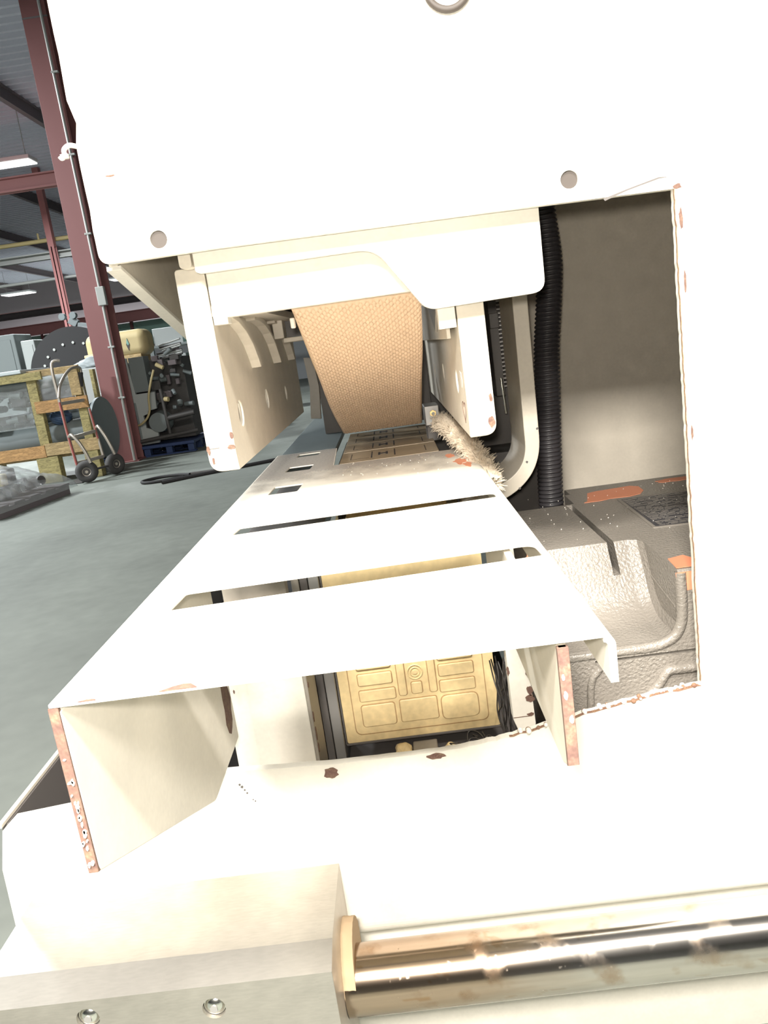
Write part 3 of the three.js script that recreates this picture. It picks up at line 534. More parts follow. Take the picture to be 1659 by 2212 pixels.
// ------------------------------------------------------------------ cast housing with name plate
{
  const t = thing('cast_housing', 'rough grey painted iron casting with orange paint marks inside the opening', 'casting', [0.5, 0, -1.5]);
  const CY = 0.806;
  const FZ = -1.152;
  const solid = new RoundedBoxGeometry(0.78, 0.806, 0.67, 4, 0.014).translate(0.59, CY - 0.403, FZ - 0.335);
  const pocket = plateX(rounded([[-1.0, 0.690], [-1.268, 0.690], [-1.350, 0.82], [-1.350, 1.3], [-1.0, 1.3]], [0, 0.05, 0.03, 0, 0], 10), -0.10, 0.390, 0.022), crease = bx(0.255, 0.62, 0.6705, 0.6755, FZ - 0.007, FZ + 0.02);
  const groove = bx(0.334, 0.346, 0.755, 0.9, -1.655, -1.20, 0), back = bx(0.1, 0.352, 0.74, 0.9, -2.0, -1.66), well = bx(0.1, 0.365, 0.74, 0.9, -2.0, -1.755);
  part('casting_body', cut(solid, pocket, groove, back, well, crease), M.cast, t);
  part('pocket_lip', tube([[0.394, 0.80, FZ - 0.003], [0.394, 0.75, FZ - 0.003], [0.391, 0.718, FZ - 0.004], [0.380, 0.698, FZ - 0.004], [0.355, 0.686, FZ - 0.005], [0.30, 0.6835, FZ - 0.006], [0.21, 0.683, FZ - 0.006]], 0.0085, 60, 12), M.cast, t);
  part('front_rib', tube([[0.47, 0.643, FZ], [0.405, 0.645, FZ], [0.385, 0.645, FZ], [0.366, 0.644, FZ], [0.348, 0.622, FZ], [0.324, 0.597, FZ], [0.30, 0.56, FZ]], 0.008, 50, 10), M.cast, t);
  part('front_rib', tube([[0.262, 0.662, FZ - 0.001], [0.248, 0.645, FZ], [0.242, 0.60, FZ], [0.240, 0.55, FZ]], 0.006, 40, 10), M.cast, t);
  part('parting_line', bar([0.3905, 0.758, -1.31], [0.3905, 0.738, -1.175], 0.003, 0.004), M.castTop, t);
  const NP = part('name_plate', plateY(rounded([[0.441, -1.646], [0.60, -1.638], [0.592, -1.386], [0.434, -1.394]], 0.004), CY, CY + 0.0012), M.plate, t, { label: 'dark metal name plate with rows of small worn print' });
  // its raised border and rows of worn, unreadable print
  part('plate_border', plateY(rounded([[0.4385, -1.6485], [0.6025, -1.6405], [0.5945, -1.3835], [0.4315, -1.3915]], 0.005), CY, CY + 0.0015, 0, [rounded([[0.445, -1.642], [0.597, -1.635], [0.589, -1.390], [0.438, -1.397]], 0.003)]), M.castTop, NP);
  const marks = []; for (let r = 0; r < 27; r++) { let x = 0.447; const z = -1.632 + r * 0.0087; while (x < 0.585) { const w = rr(0.003, 0.022); if (rnd() < 0.8) marks.push(bx(x, Math.min(0.588, x + w), CY + 0.0012, CY + 0.0015, z, z + rr(0.0012, 0.003))); x += w + rr(0.001, 0.003); } }
  part('worn_print', merge(marks), M.castTop, NP, { kind: 'stuff' });
  const ow = (pts) => part('orange_paint', plateY(pts, CY - 0.0004, CY + 0.0007), M.orange, t);
  ow([[0.372, -1.655], [0.382, -1.668], [0.40, -1.742], [0.42, -1.752], [0.50, -1.762], [0.515, -1.745], [0.512, -1.70], [0.497, -1.672], [0.47, -1.66], [0.43, -1.664], [0.41, -1.655]]);
  ow(blob(0.60, -1.765, 0.055, 0.022, 14, 0.4));
  ow([[0.389, -1.156], [0.393, -1.205], [0.420, -1.215], [0.430, -1.19], [0.436, -1.178], [0.46, -1.176], [0.53, -1.20], [0.53, -1.156]]);
  part('orange_paint', plateZ([[0.386, 0.800], [0.53, 0.802], [0.53, 0.772], [0.47, 0.766], [0.44, 0.773], [0.388, 0.770]], FZ - 0.0005, FZ + 0.0008), M.orange, t);
  part('orange_paint', plateZ(blob(0.203, 0.795, 0.012, 0.008), -1.3505, -1.349), M.orange, t);
  part('orange_paint', plateZ(blob(0.367, 0.8, 0.006, 0.004), -1.3505, -1.349), M.orange, t);
  for (let k = 0; k < 60; k++) { const s = new THREE.IcosahedronGeometry(rr(0.0006, 0.0014), 0).translate(k < 22 ? rr(0.22, 0.33) : rr(0.36, 0.62), CY + 0.0008, rr(-1.76, -1.36)); part('plastic_crumb', s, M.white, t); }
}
// ------------------------------------------------------------------ bent frame, hose and rack in the opening
{
  const t = thing('bent_frame', 'cream bent flat bar curving in from the right behind the guide plate', 'frame', [0.25, 0.84, -1.65]);
  const outer = rounded([[0.288, 1.598], [0.281, 0.885], [0.120, 0.815]], [0, 0.085, 0], 14), inner = rounded([[0.258, 1.598], [0.2515, 0.905], [0.115, 0.848]], [0, 0.055, 0], 14);
  part('bar', plateZ([...outer, ...inner.reverse()], -1.78, -1.60, 0.002), M.cream, t);
  for (const [x, y] of [[0.279, 0.985], [0.2515, 0.92], [0.232, 0.868], [0.20, 0.85]]) part('paint_chip', plateZ(blob(x, y, 0.003, 0.003), -1.6005, -1.5992), M.darkGrey, t);
}
{
  const c = new THREE.CatmullRomCurve3([[0.366, 1.597], [0.369, 1.42], [0.374, 1.315], [0.366, 1.235], [0.352, 1.135], [0.344, 1.026], [0.337, 0.925], [0.333, 0.86], [0.330, 0.80], [0.329, 0.745]].map(p => V(p[0], p[1], -1.80)));
  const N = 1000, S = 26, pos = [], idx = []; const fr = c.computeFrenetFrames(N), L = c.getLength();
  for (let i = 0; i <= N; i++) { const s = i / N, p = c.getPointAt(s); const k = s * L / 0.0095, w = 0.5 + 0.5 * Math.cos(k * 6.2832); const r = 0.0255 + 0.0035 * Math.pow(w, 0.6); for (let j = 0; j < S; j++) { const a = j / S * 6.2832; pos.push(p.x + r * Math.cos(a), p.y, p.z + r * Math.sin(a)); } }
  for (let i = 0; i < N; i++) for (let j = 0; j < S; j++) { const a = i * S + j, b = i * S + (j + 1) % S, d = a + S, e = b + S; idx.push(a, b, d, b, e, d); }
  const g = new THREE.BufferGeometry(); g.setAttribute('position', new THREE.Float32BufferAttribute(pos, 3)); g.setIndex(idx); g.computeVertexNormals();
  solo('corrugated_hose', g, M.blackHose, 'black ribbed plastic hose hanging upright in the opening', 'hose');
}
{
  const t = thing('gear_rack', 'dark toothed rack and plate in the gap right of the guide plate', 'rack', [0.25, 0.88, -1.95]);
  part('back_plate', bx(0.20, 0.358, 0.70, 1.598, -2.05, -2.03), M.darkGrey, t);
  part('rack_bar', bx(0.248, 0.270, 1.03, 1.50, -2.03, -1.93, 0.002), M.darkGrey, t);
  for (let k = 0; k < 24; k++) part('tooth', bx(0.268, 0.277, 1.05 + k * 0.0095, 1.0545 + k * 0.0095, -2.02, -1.93, 0.001), M.midSteel, t);
  part('latch', bx(0.246, 0.268, 1.19, 1.225, -1.93, -1.905, 0.002), M.darkGrey, t);
  part('bright_rod', rod([0.262, 0.99, -1.90], [0.258, 1.075, -1.90], 0.003), M.bolt, t);
  part('ledge', bx(0.17, 0.358, 0.86, 0.90, -2.05, -1.90, 0.004), M.darkMetal, t);
}

// ------------------------------------------------------------------ bearing block and guide rod across the front
{
  const t = thing('bearing_block', 'machined aluminium block at the lower left that holds the chrome rod', 'block', [-0.43, 0.20, -0.98]);
  const prof = [[-1.0795, 0.431], [-0.924, 0.431], [-0.880, 0.4175], [-0.880, 0.20], [-1.0795, 0.20]];
  let g = cut(plateX(prof, -0.660, -0.177, 0.0008), disc([-0.338, 0.383, -0.880], 0.0155, 0.030), disc([-0.505, 0.389, -0.880], 0.0155, 0.030));
  part('block_body', g, M.alu, t);
  for (const [x, y] of [[-0.338, 0.383], [-0.505, 0.389]]) {
    const dome = new THREE.SphereGeometry(0.0145, 28, 14, 0, 6.2832, 0, 1.25).rotateX(Math.PI / 2).scale(1, 1, 0.8).translate(x, y, -0.891);
    const b = part('socket_bolt', [dome, disc([x, y, -0.892], 0.0145, 0.012)], M.bolt, t);
    part('hex_socket', new THREE.CylinderGeometry(0.0055, 0.0055, 0.003, 6).rotateX(Math.PI / 2).translate(x, y, -0.8795), M.midSteel, b);
  }
  part('felt_wiper', (() => { const g2 = new THREE.CylinderGeometry(0.062, 0.062, 0.018, 60, 3).rotateZ(Math.PI / 2); const p = g2.attributes.position; for (let i = 0; i < p.count; i++) { const k = 1 + 0.05 * noise.noise(p.getX(i) * 120, p.getY(i) * 120, p.getZ(i) * 120); p.setXYZ(i, p.getX(i) * (1 + 0.4 * (k - 1)), p.getY(i) * k, p.getZ(i) * k); } g2.computeVertexNormals(); return g2.translate(-0.169, 0.322, -1.0); })(), M.felt, t);
}
{
  const gg = new THREE.CylinderGeometry(0.047, 0.047, 1.106, 96, 260).rotateZ(-Math.PI / 2).translate(0.377, 0.311, -0.98);
  const p = gg.attributes.position, col = [];
  for (let i = 0; i < p.count; i++) { const x = p.getX(i), n = fbm(x * 14, p.getY(i) * 60, 4, p.getZ(i) * 60), e = 1 - Math.min(1, Math.max(0, (x + 0.02 + 0.10 * n) / 0.22)); const k = Math.min(1, Math.max(0, e * 0.75 + (n > 0.26 ? 0.3 : 0))); col.push(1 - 0.35 * k, 1 - 0.53 * k, 1 - 0.68 * k); }
  gg.setAttribute('color', new THREE.Float32BufferAttribute(col, 3));
  solo('guide_rod', gg, M.chrome, 'thick chromed guide rod with brown grime running out of the bearing block', 'rod');
}
{
  const t = thing('rod_bracket', 'white bracket holding the far end of the chrome rod', 'bracket', [0.98, 0.2, -1.0]);
  part('body', bx(0.93, 1.02, 0.2, 0.42, -1.0795, -0.90, 0.004), M.white, t);
}

// ------------------------------------------------------------------ the hall beyond, on the left
{ // burgundy column, an H section
  const t = thing('steel_column', 'thick burgundy painted steel column standing on the floor behind the press', 'column', [-3.87, 0, -11.4]);
  const z = -11.4, x0 = -4.04, x1 = -3.72;
  part('flange', bx(x0, x1, 0, HC - 0.08, z + 0.14, z + 0.165, 0.004), M.burgundy, t);
  part('flange', bx(x0, x1, 0, HC - 0.08, z - 0.165, z - 0.14, 0.004), M.burgundy, t);
  part('web', bx(-3.90, -3.86, 0, HC - 0.08, z - 0.14, z + 0.14), M.burgundy, t);
  part('base_plate', bx(x0 - 0.03, x1 + 0.03, 0, 0.02, z - 0.2, z + 0.2, 0.004), M.burgundy, t);
  part('splice_line', bx(x0 - 0.001, x1 + 0.001, 5.77, 5.79, z + 0.14, z + 0.168), M.darkBeam, t);
}
{
  const t = thing('conduit', 'thin grey conduit with a junction box strapped to the burgundy column', 'conduit', [-3.75, 0, -11.2]);
  part('pipe', [rod([-3.755, 0.02, -11.21], [-3.755, 2.17, -11.21], 0.018), rod([-3.755, 2.42, -11.21], [-3.79, 7.2, -11.21], 0.018)], M.conduit, t);
  part('junction_box', bx(-3.80, -3.685, 2.17, 2.42, -11.235, -11.16, 0.01), M.conduit, t);
  for (const y of [0.9, 1.6, 3.1, 4.1, 5.1]) part('strap', bx(-3.80, -3.71, y, y + 0.025, -11.236, -11.19, 0.004), M.conduit, t);
}
solo('roof_post', merge([bx(-9.22, -9.05, 0, 5.08, -24.1, -24.07), bx(-9.22, -9.05, 0, 5.08, -23.93, -23.90), bx(-9.15, -9.12, 0, 5.08, -24.1, -23.9), bx(-9.22, -9.05, 5.08, HC - 0.08, -24.1, -23.9)]), M.redBeam, 'slim faded red post far behind, left of the thick column', 'column');
solo('gas_pipe', merge([rod([-20, 5.33, -24.3], [3, 5.33, -24.3], 0.06), ...[-12, -9.6, -7].map(x => rod([x, 5.33, -24.3], [x, 5.55, -24.3], 0.03))]), M.yellowPipe, 'thin yellowish pipe high across the hall', 'pipe');
solo('cable_channel', merge([bx(-20, 3, 4.80, 5.0, -24.4, -24.37), bx(-20, 3, 4.80, 4.83, -24.4, -24.2), bx(-20, 3, 4.97, 5.0, -24.4, -24.2)]), M.conduit, 'wide grey cable channel below the yellowish pipe', 'channel');
solo('sprinkler_pipe', rod([-20, 4.27, -24.5], [3, 4.27, -24.5], 0.045), M.conduit, 'thin grey pipe below the cable channel', 'pipe');
{ // hand truck leaning by the crate
  const t = thing('hand_truck', 'tall red and bare metal two-wheeled hand truck standing in front of the wooden crate', 'hand truck', [-3.9, 0, -9.6]);
  const L = [-4.00, -3.80];
  const zf = -9.62;
  const lo = [[-3.93, 0.28, -9.60], [-3.74, 0.34, -9.92]];
  part('rail', [tube([[-3.925, 0.22, -9.60], [-3.96, 0.60, -9.62], [-4.00, 1.10, -9.68], [-4.02, 1.40, -9.72], [-4.01, 1.475, -9.74], [-3.97, 1.495, -9.76], [-3.93, 1.485, -9.78]], 0.019, 50, 10)], M.truckMetal, t);
  part('red_strip', [tube([[-3.920, 0.23, -9.583], [-3.955, 0.60, -9.603], [-3.99, 1.00, -9.652]], 0.014, 40, 8)], M.truckRed, t);
  part('rail', [tube([[-3.74, 0.24, -10.02], [-3.78, 0.60, -10.05], [-3.83, 1.05, -10.08], [-3.85, 1.26, -10.10]], 0.018, 40, 10)], M.truckMetal, t);
  part('handle_loop', [tube([[-3.99, 1.05, -9.66], [-3.965, 1.20, -9.72], [-3.91, 1.33, -9.85], [-3.87, 1.385, -9.98], [-3.83, 1.37, -10.10], [-3.835, 1.25, -10.10]], 0.019, 50, 10)], M.truckMetal, t);
  part('grip', [rod([-3.86, 1.15, -10.06], [-3.845, 1.32, -10.08], 0.036, 0.050, 16)], M.rubber, t);
  part('red_strip', [tube([[-3.765, 0.48, -10.03], [-3.80, 0.86, -10.055]], 0.013, 30, 8)], M.truckRed, t);
  for (const [p, q] of [[[-3.985, 0.98, -9.66], [-3.815, 0.98, -10.08]], [[-3.955, 0.56, -9.62], [-3.775, 0.58, -10.05]], [[-3.925, 0.25, -9.6], [-3.74, 0.25, -10.02]]]) part('cross_piece', bar(p, q, 0.03, 0.04), M.truckMetal, t);
  part('bracket', [tube([[-3.945, 0.58, -9.60], [-3.90, 0.60, -9.56], [-3.83, 0.53, -9.53], [-3.76, 0.38, -9.52], [-3.72, 0.24, -9.52]], 0.020, 40, 8)], M.truckMetal, t);
  part('bracket', [tube([[-3.77, 0.62, -10.05], [-3.72, 0.63, -10.0], [-3.66, 0.54, -9.97], [-3.60, 0.38, -9.96], [-3.57, 0.26, -9.96]], 0.020, 40, 8)], M.truckMetal, t);
  const wheel = (x, y, z, ry) => {
    const R = 0.135, w = new THREE.TorusGeometry(R - 0.048, 0.048, 14, 40).scale(1, 1, 1.15).rotateY(ry).translate(x, y, z);
    const tw = part('wheel', w, M.rubber, t);
    part('hub', [new THREE.CylinderGeometry(0.065, 0.065, 0.05, 28).rotateX(Math.PI / 2).rotateY(ry).translate(x, y, z)], M.darkMetal, tw);
    part('hub_rim', [new THREE.TorusGeometry(0.052, 0.009, 8, 28).rotateY(ry).translate(x + 0.026 * Math.sin(ry), y, z + 0.026 * Math.cos(ry)), new THREE.CylinderGeometry(0.018, 0.018, 0.07, 14).rotateX(Math.PI / 2).rotateY(ry).translate(x, y, z)], M.truckMetal, tw);
  };
  wheel(-3.80, 0.14, -9.54, 0.30); wheel(-3.60, 0.14, -9.98, 0.95);
  part('axle', rod([-3.80, 0.14, -9.54], [-3.60, 0.14, -9.98], 0.014), M.darkMetal, t);
  part('toe_plate', bx(-4.12, -3.90, 0.004, 0.014, -9.98, -9.58, 0.002), M.darkMetal, t);
}
{ // wooden crate
  const t = thing('wooden_crate', 'open pine crate frame holding grey tubes and wrapped bundles', 'crate', [-4.6, 0, -10.3]);
  const tz = (a, b, m, n = 'board') => part(n, bar(a, b, 0.10, 0.045), m, t);
  const F = -10.03;
  part('post', bx(-4.52, -4.40, 0.36, 1.32, F - 0.13, F - 0.03, 0.004), M.yellowWood, t);
  part('post', bx(-3.94, -3.83, 0.36, 1.38, F - 0.13, F - 0.03, 0.004), M.yellowWood, t);
  part('board', bx(-4.46, -3.79, 0.885, 1.035, F - 0.03, F + 0.01, 0.004), M.orangeWood, t);
  part('board', bx(-5.60, -4.455, 0.335, 0.485, F - 0.03, F + 0.01, 0.004), M.orangeWood, t);
  part('board', bx(-4.45, -3.76, 0.345, 0.50, F - 0.03, F + 0.01, 0.004), M.lightWood, t);
  part('board', bx(-5.60, -4.30, 1.30, 1.40, F - 0.03, F + 0.01, 0.004), M.yellowWood, t);
  part('board', bx(-4.52, -3.86, 1.33, 1.42, F - 0.13, F - 0.09, 0.004), M.lightWood, t);
  part('board', bx(-3.97, -3.84, 1.05, 1.41, F - 0.03, F + 0.01, 0.004), M.lightWood, t);
  part('board', bx(-5.60, -3.99, 0.36, 0.47, F - 1.03, F - 0.99, 0.004), M.orangeWood, t);
  part('foot_block', bx(-4.60, -4.32, 0, 0.335, F - 0.14, F + 0.0, 0.006), M.yellowWood, t);
  part('foot_block', bx(-3.98, -3.80, 0, 0.345, F - 0.14, F + 0.0, 0.006), M.yellowWood, t);
  part('foot_block', bx(-5.5, -5.2, 0, 0.335, F - 0.14, F + 0.0, 0.006), M.yellowWood, t);
  part('skid', bx(-5.60, -3.99, 0.30, 0.335, F - 1.0, F - 0.14, 0.004), M.lightWood, t);
  part('slat', bx(-4.04, -3.99, 0.35, 1.35, F - 1.03, F - 0.93, 0.004), M.yellowWood, t);
  part('corner_post', bx(-5.6, -5.5, 0, 1.35, F - 1.03, F - 0.93, 0.004), M.yellowWood, t);
}
solo('grey_tube', merge([rod([-5.6, 0.535, -10.42], [-3.99, 0.60, -10.42], 0.165, 0.165, 32), rod([-5.6, 0.77, -10.66], [-3.99, 0.80, -10.66], 0.12, 0.12, 28)]), M.tubeGrey, 'thick grey tubes lying in the pine crate', 'tube');
{
  const t = thing('blue_bundle', 'dull blue plastic bundle lying on the grey tube in the crate', 'bundle', [-4.3, 0.72, -10.3]);
  const g = new THREE.SphereGeometry(0.12, 32, 20), p = g.attributes.position; for (let i = 0; i < p.count; i++) { const k = 1 + 0.16 * Math.sin(p.getY(i) * 150 + 3 * p.getX(i) * 30) * 0.4; p.setXYZ(i, p.getX(i) * 1.15 * k, p.getY(i) * 0.85 * k, p.getZ(i) * k); } g.computeVertexNormals();
  part('bundle', g.translate(-4.29, 0.80, -10.33), M.blueWrap, t);
}
{ // shrink-wrapped dark machinery in the crate
  const t = thing('wrapped_parts', 'jumble of dark metal parts under clear plastic film in the crate', 'parts', [-5, 0.72, -10.4]);
  for (let k = 0; k < 26; k++) { const x = rr(-5.5, -4.6), y = rr(0.76, 1.22), z = rr(-10.55, -10.2); part('metal_part', k % 3 ? rod([x, y, z], [x + rr(0.1, 0.3), y + rr(-0.06, 0.06), z + rr(-0.1, 0.1)], rr(0.025, 0.06), rr(0.025, 0.06), 12) : bx(x, x + rr(0.08, 0.2), y, y + rr(0.05, 0.13), z, z + rr(0.05, 0.12), 0.01), [M.darkMetal, M.machineGrey, M.tubeGrey][k % 3], t); }
  part('wrapped_roll', rod([-5.6, 1.25, -10.3], [-4.0, 1.28, -10.3], 0.09, 0.09, 24), M.tubeGrey, t);
  const gs = (x0, x1, y0, y1, z, n) => { const g = new THREE.PlaneGeometry(x1 - x0, y1 - y0, 40, 30), p = g.attributes.position; for (let i = 0; i < p.count; i++) p.setZ(i, 0.05 * fbm(p.getX(i) * 5 + n, p.getY(i) * 7, 3)); g.computeVertexNormals(); return g.translate((x0 + x1) / 2, (y0 + y1) / 2, z); };
  part('plastic_film', gs(-5.58, -4.55, 0.72, 1.28, -10.12, 1), M.wrap, t);
  part('plastic_film', gs(-4.40, -3.94, 1.04, 1.34, -10.10, 8), M.wrap, t);
}
solo('wrapped_board', bx(-5.7, -4.53, 1.405, 1.45, -10.9, -10.0, 0.01), M.paperWhite, 'white edged board laid across the top of the crate', 'board');
{ // pallet of film-wrapped goods in the lower left
  const t = thing('wrapped_pallet', 'low pallet of dark goods under crumpled clear film at the left edge', 'pallet', [-4.3, 0, -8.2]);
  const rot = (g) => g.translate(4.3, 0, 8.2).rotateY(-0.18).translate(-4.3, 0, -8.2);
  for (let k = 0; k < 5; k++) part('deck_board', rot(bx(-5.0, -3.85, 0.10, 0.125, -8.9 + k * 0.27, -8.72 + k * 0.27, 0.004)), M.darkBeam, t);
  for (const x of [-4.95, -4.45, -3.95]) part('stringer', rot(bx(x, x + 0.09, 0, 0.10, -8.9, -7.63, 0.004)), M.darkBeam, t);
  for (let k = 0; k < 26; k++) { const x = rr(-4.95, -4.16), z = rr(-8.75, -7.85); part('goods', rot(k % 2 ? bx(x, x + rr(0.1, 0.3), 0.125, 0.125 + rr(0.08, 0.28), z, z + rr(0.1, 0.25), 0.02) : rod([x, 0.19, z], [x + 0.25, 0.19 + rr(0, 0.05), z + rr(-0.1, 0.1)], 0.06, 0.05, 14)), [M.black, M.darkMetal, M.darkMetal, M.black, M.machineGrey, M.tan][k % 6], t); }
  const g = new THREE.PlaneGeometry(1.25, 1.42, 70, 70).rotateX(-Math.PI / 2), p = g.attributes.position;
  for (let i = 0; i < p.count; i++) { const x = p.getX(i) / 0.62, z = p.getZ(i) / 0.71, e = Math.max(Math.abs(x), Math.abs(z)); p.setY(i, 0.07 + 0.36 * Math.pow(Math.max(0, 1 - e ** 3), 0.55) * (1 - 0.35 * Math.max(0, x)) + 0.10 * fbm(p.getX(i) * 5, p.getZ(i) * 5, 4) * (1 - e ** 6)); }
  g.computeVertexNormals();
  part('plastic_film', rot(g.translate(-4.42, 0, -8.26)), M.wrap, t);
}
{ // grey drum end behind the truck
  const t = thing('flat_disc', 'big flat grey disc standing on edge between the crate and the column', 'disc', [-4.02, 0.14, -10.75]);
  part('disc', disc([0, 0, 0], 0.415, 0.035, 'z', 64).rotateY(1.50).translate(-3.90, 0.56, -10.72), M.tubeGrey, t);
  part('stand', bx(-3.96, -3.84, 0, 0.15, -10.80, -10.64, 0.01), M.darkMetal, t);
}
{ // white machine on blue pallets
  const t = thing('white_machine', 'pale grey machine cabinet on blue pallets half hidden by the burgundy column', 'machine', [-3.9, 0.17, -11.9]);
  const z0 = -11.60;
  part('cabinet', bx(-4.56, -3.80, 0.22, 1.38, -12.4, z0 - 0.02, 0.01), M.machineWhite, t);
  const body = [[-3.80, 0.18], [-3.47, 0.19], [-3.46, 0.36], [-3.62, 0.42], [-3.63, 0.60], [-3.56, 0.62], [-3.55, 0.66], [-3.42, 0.68], [-3.40, 0.92], [-3.68, 0.92], [-3.72, 1.44], [-3.80, 1.46]];
  part('front_panel', plateZ(body, z0 - 0.06, z0, 0.004), M.machineWhite, t);
  part('upper_panel', bx(-3.70, -3.48, 0.94, 1.44, z0 - 0.3, z0 - 0.03, 0.006), M.machineGrey, t);
  part('side_slot', bx(-3.745, -3.70, 0.28, 0.80, z0, z0 + 0.012, 0.004), M.machineGrey, t);
  part('dark_recess', bx(-3.78, -3.00, 0.19, 1.375, -12.5, z0 - 0.32, 0.006), M.darkMetal, t);
  part('white_frame', [bx(-4.14, -4.08, 0.22, 1.0, z0 - 0.02, z0 + 0.04, 0.006), bx(-4.20, -4.02, 0.96, 1.0, z0 - 0.02, z0 + 0.04, 0.006)], M.machineWhite, t);
  part('grey_pump', rod([-3.42, 0.48, z0 - 0.2], [-3.42, 0.48, z0 + 0.03], 0.16, 0.14, 28), M.machineGrey, t);
  part('pipe_run', [rod([-3.72, 0.24, z0 + 0.06], [-2.86, 0.30, z0 + 0.06], 0.03), rod([-3.30, 0.52, z0 + 0.02], [-2.88, 0.56, z0 + 0.02], 0.04), rod([-3.28, 0.28, z0 + 0.04], [-3.30, 0.95, z0 + 0.04], 0.025)], M.darkMetal, t);
  for (let k = 0; k < 34; k++) { const x = rr(-3.46, -2.98), y = rr(0.62, 1.46), z = z0 - rr(0.0, 0.26), m = [M.darkMetal, M.machineGrey, M.darkBeam, M.tubeGrey][k % 4]; part('valve', k % 2 ? rod([x, y, z], [x + rr(-0.14, 0.16), y + rr(-0.08, 0.08), z + rr(-0.04, 0.04)], rr(0.02, 0.05), rr(0.02, 0.045), 12) : bx(x, x + rr(0.05, 0.15), y, y + rr(0.05, 0.15), z - 0.08, z, 0.008), m, t); }
  for (let k = 0; k < 8; k++) { const y = 1.36 + k * 0.028; part('loose_pipe', rod([-3.32 + rr(0, 0.1), y, z0 - 0.1 - rr(0, 0.1)], [-2.92, y + rr(0.02, 0.06), z0 - 0.1], 0.014, 0.014, 10), k % 3 ? M.conduit : M.darkMetal, t); }
  part('tap', [rod([-3.30, 1.30, z0 + 0.02], [-3.20, 1.24, z0 + 0.04], 0.03), rod([-3.29, 0.80, z0 + 0.02], [-3.21, 0.79, z0 + 0.04], 0.035)], M.tan, t);
}
solo('air_hose', merge([tube([[-3.33, 1.23, -11.52], [-3.40, 1.06, -11.50], [-3.47, 0.86, -11.50], [-3.50, 0.66, -11.51], [-3.56, 0.56, -11.51], [-3.66, 0.49, -11.53], [-3.71, 0.475, -11.56]], 0.016, 60, 8)]), M.tan, 'thin beige hose drooping across the pale machine cabinet', 'hose');
function pallet(x0, x1, z0, z1, label) {
  const t = thing('plastic_pallet', label, 'pallet', [(x0 + x1) / 2, 0, (z0 + z1) / 2], undefined);
  part('deck', bx(x0, x1, 0.12, 0.165, z0, z1, 0.008), M.bluePlastic, t);
  for (const u of [0.02, 0.44, 0.86]) for (const w of [0.02, 0.44, 0.86]) part('foot', bx(x0 + u * (x1 - x0), x0 + (u + 0.12) * (x1 - x0), 0.02, 0.12, z0 + w * (z1 - z0), z0 + (w + 0.12) * (z1 - z0), 0.006), M.bluePlastic, t);
  for (const w of [0.02, 0.44, 0.86]) part('runner', bx(x0, x1, 0, 0.02, z0 + w * (z1 - z0), z0 + (w + 0.12) * (z1 - z0), 0.004), M.bluePlastic, t);
}
pallet(-3.72, -2.95, -12.6, -11.52, 'blue plastic pallet on the floor right of the burgundy column');
pallet(-4.60, -3.76, -12.6, -11.60, 'blue plastic pallet on the floor left of the burgundy column');
{ // tan tank
  const t = thing('tan_tank', 'rounded tan tank lying behind the column with a diamond mark on its side', 'tank', [-3.9, 1.46, -12.5]);
  part('shell', new RoundedBoxGeometry(0.95, 0.40, 0.5, 8, 0.13).translate(-4.06, 1.67, -12.55), M.tan, t);
  part('cradle', bx(-4.5, -3.70, 1.38, 1.50, -12.8, -12.32, 0.01), M.lightWood, t);
  part('diamond_mark', plateZ([[-3.865, 1.56], [-3.838, 1.65], [-3.865, 1.75], [-3.892, 1.65]], -12.2995, -12.296), M.darkMetal, t);
  part('diamond_light', plateZ([[-3.865, 1.64], [-3.845, 1.66], [-3.865, 1.745], [-3.885, 1.68]], -12.296, -12.294), M.aqua, t);
}
{ // black round machine
  const t = thing('black_drum', 'large black round housing with pale bolt heads behind the crate', 'drum', [-5.4, 0, -14]);
  part('housing', disc([-5.35, 1.35, -14.2], 0.80, 0.5, 'z', 64), M.black, t);
  part('lower_box', bx(-6.05, -4.75, 0, 1.6, -14.5, -13.96, 0.02), M.black, t);
  for (let k = 0; k < 9; k++) { const a = 0.5 + k * 0.33; part('bolt_head', disc([-5.35 + Math.cos(a) * 0.55, 1.40 + Math.sin(a) * 0.48, -13.945], 0.022, 0.03), M.conduit, t); }
}
{
  const t = thing('lift_arm', 'grey folded lift arm above the black drum', 'arm', [-5.4, 2.1, -14.9]);
  part('arm', [bar([-5.68, 2.34, -15], [-5.55, 2.24, -15], 0.10, 0.14), bar([-5.55, 2.22, -15], [-4.95, 2.10, -15], 0.07, 0.10)], M.tubeGrey, t);
  part('clamp', [disc([-5.78, 2.40, -14.95], 0.06, 0.1), disc([-5.58, 2.40, -14.95], 0.06, 0.1)], M.tubeGrey, t);
  part('mast', bx(-5.60, -5.50, 0, 2.24, -15.08, -14.98, 0.01), M.darkMetal, t);
}
solo('grey_cabinet', merge([bx(-8.2, -7.22, 0, 2.30, -16.8, -16, 0.02), bx(-8.1, -7.3, 0.2, 2.2, -16.0, -15.985, 0.01)]), M.machineGrey, 'tall grey cabinet at the left picture edge', 'cabinet');
solo('pale_cabinet', merge([bx(-7.12, -6.85, 0, 2.14, -16.5, -16, 0.02), bx(-7.08, -6.89, 0.2, 2.05, -16.0, -15.985, 0.01)]), M.machineWhite, 'slim pale cabinet between the grey cabinet and the black drum', 'cabinet');
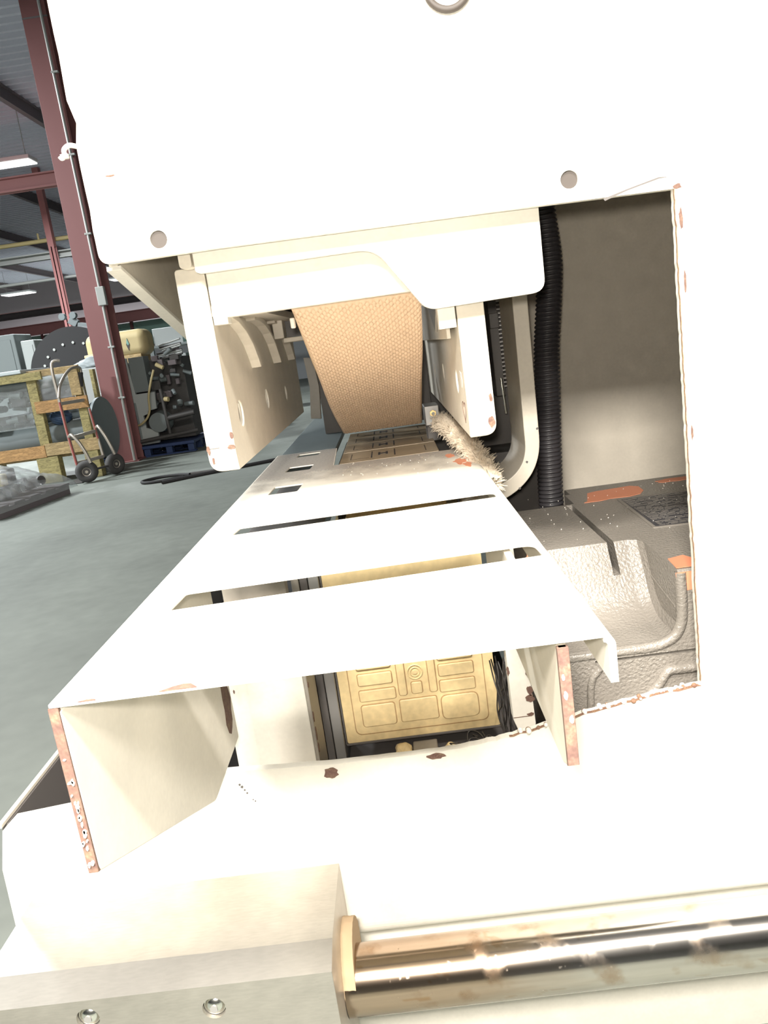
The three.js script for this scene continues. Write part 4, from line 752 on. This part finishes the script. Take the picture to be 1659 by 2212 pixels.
{ // heap on the white cabinet
  const t = thing('film_bundle', 'grey plastic film and a rolled paper lying on the pale machine cabinet', 'bundle', [-4.25, 1.38, -11.8]);
  const g = new THREE.SphereGeometry(1, 40, 20), p = g.attributes.position; for (let i = 0; i < p.count; i++) { const k = 1 + 0.35 * fbm(p.getX(i) * 2, p.getY(i) * 4, 3, p.getZ(i) * 2); p.setXYZ(i, p.getX(i) * 0.34 * k, Math.max(0, p.getY(i)) * 0.16 * k, p.getZ(i) * 0.2 * k); } g.computeVertexNormals();
  part('film', g.translate(-4.25, 1.382, -11.85), M.tubeGrey, t);
  part('paper_roll', rod([-4.38, 1.53, -11.85], [-4.0, 1.55, -11.85], 0.035), M.tan, t);
}
solo('plastic_dish', (() => { const g = new THREE.SphereGeometry(0.16, 30, 10, 0, 6.2832, 0, 1.2).scale(1, 0.28, 0.7); return g.translate(-4.06, -0.016, -11.05); })(), M.paperWhite, 'small pale plastic dish on the floor at the foot of the column', 'dish');
solo('floor_hose', merge([tube([[-2.45, 0.018, -8.80], [-2.66, 0.018, -8.70], [-2.86, 0.018, -8.72], [-2.93, 0.018, -8.86], [-2.80, 0.018, -9.02], [-2.55, 0.018, -9.02], [-2.40, 0.02, -8.92]], 0.017, 80, 8), tube([[-2.62, 0.018, -8.55], [-2.30, 0.018, -8.75], [-1.9, 0.018, -8.95], [-1.4, 0.018, -9.2]], 0.022, 60, 8)]), M.black, 'black hose lying in a loop on the floor by the left guide plate', 'hose');
solo('strap_buckle', merge([bx(-2.42, -2.10, 0.0, 0.03, -9.02, -8.96, 0.01), rod([-2.12, 0.03, -8.98], [-2.02, 0.03, -8.94], 0.022)]), M.darkMetal, 'short dark strap end beside the black floor hose', 'strap');
{ // stacked timber behind the clutter
  const t = thing('timber_stack', 'low stack of weathered timber far right of the pale machine', 'timber', [-3.0, 0, -13.5]);
  for (let k = 0; k < 4; k++) part('timber', bx(-3.9 + k * 0.03, -2.3, 0.02 + k * 0.13, 0.14 + k * 0.13, -14.4, -13.9, 0.008), M.darkBeam, t);
  part('bearer', [bx(-3.7, -3.6, 0, 0.02, -14.4, -13.9), bx(-2.7, -2.6, 0, 0.02, -14.4, -13.9)], M.darkBeam, t);
}
{ // tall shelving behind the clutter
  const t = thing('storage_rack', 'grey storage rack with boxes far behind the clutter', 'rack', [-4, 0, -18]);
  for (const x of [-5.2, -3.9, -2.6]) part('upright', bx(x, x + 0.08, 0, 2.0, -18.1, -18.0, 0.006), M.machineGrey, t);
  for (const y of [0.5, 1.1, 1.7]) part('shelf', bx(-5.2, -2.5, y, y + 0.05, -18.8, -18.0, 0.006), M.machineGrey, t);
  for (let k = 0; k < 9; k++) part('box', bx(-5.1 + (k % 3) * 0.85, -4.45 + (k % 3) * 0.85, 0.55 + Math.floor(k / 3) * 0.6, 0.92 + Math.floor(k / 3) * 0.6, -18.7, -18.1, 0.01), [M.machineWhite, M.aqua, M.tubeGrey][k % 3], t);
}
renderer.render(scene, camera);
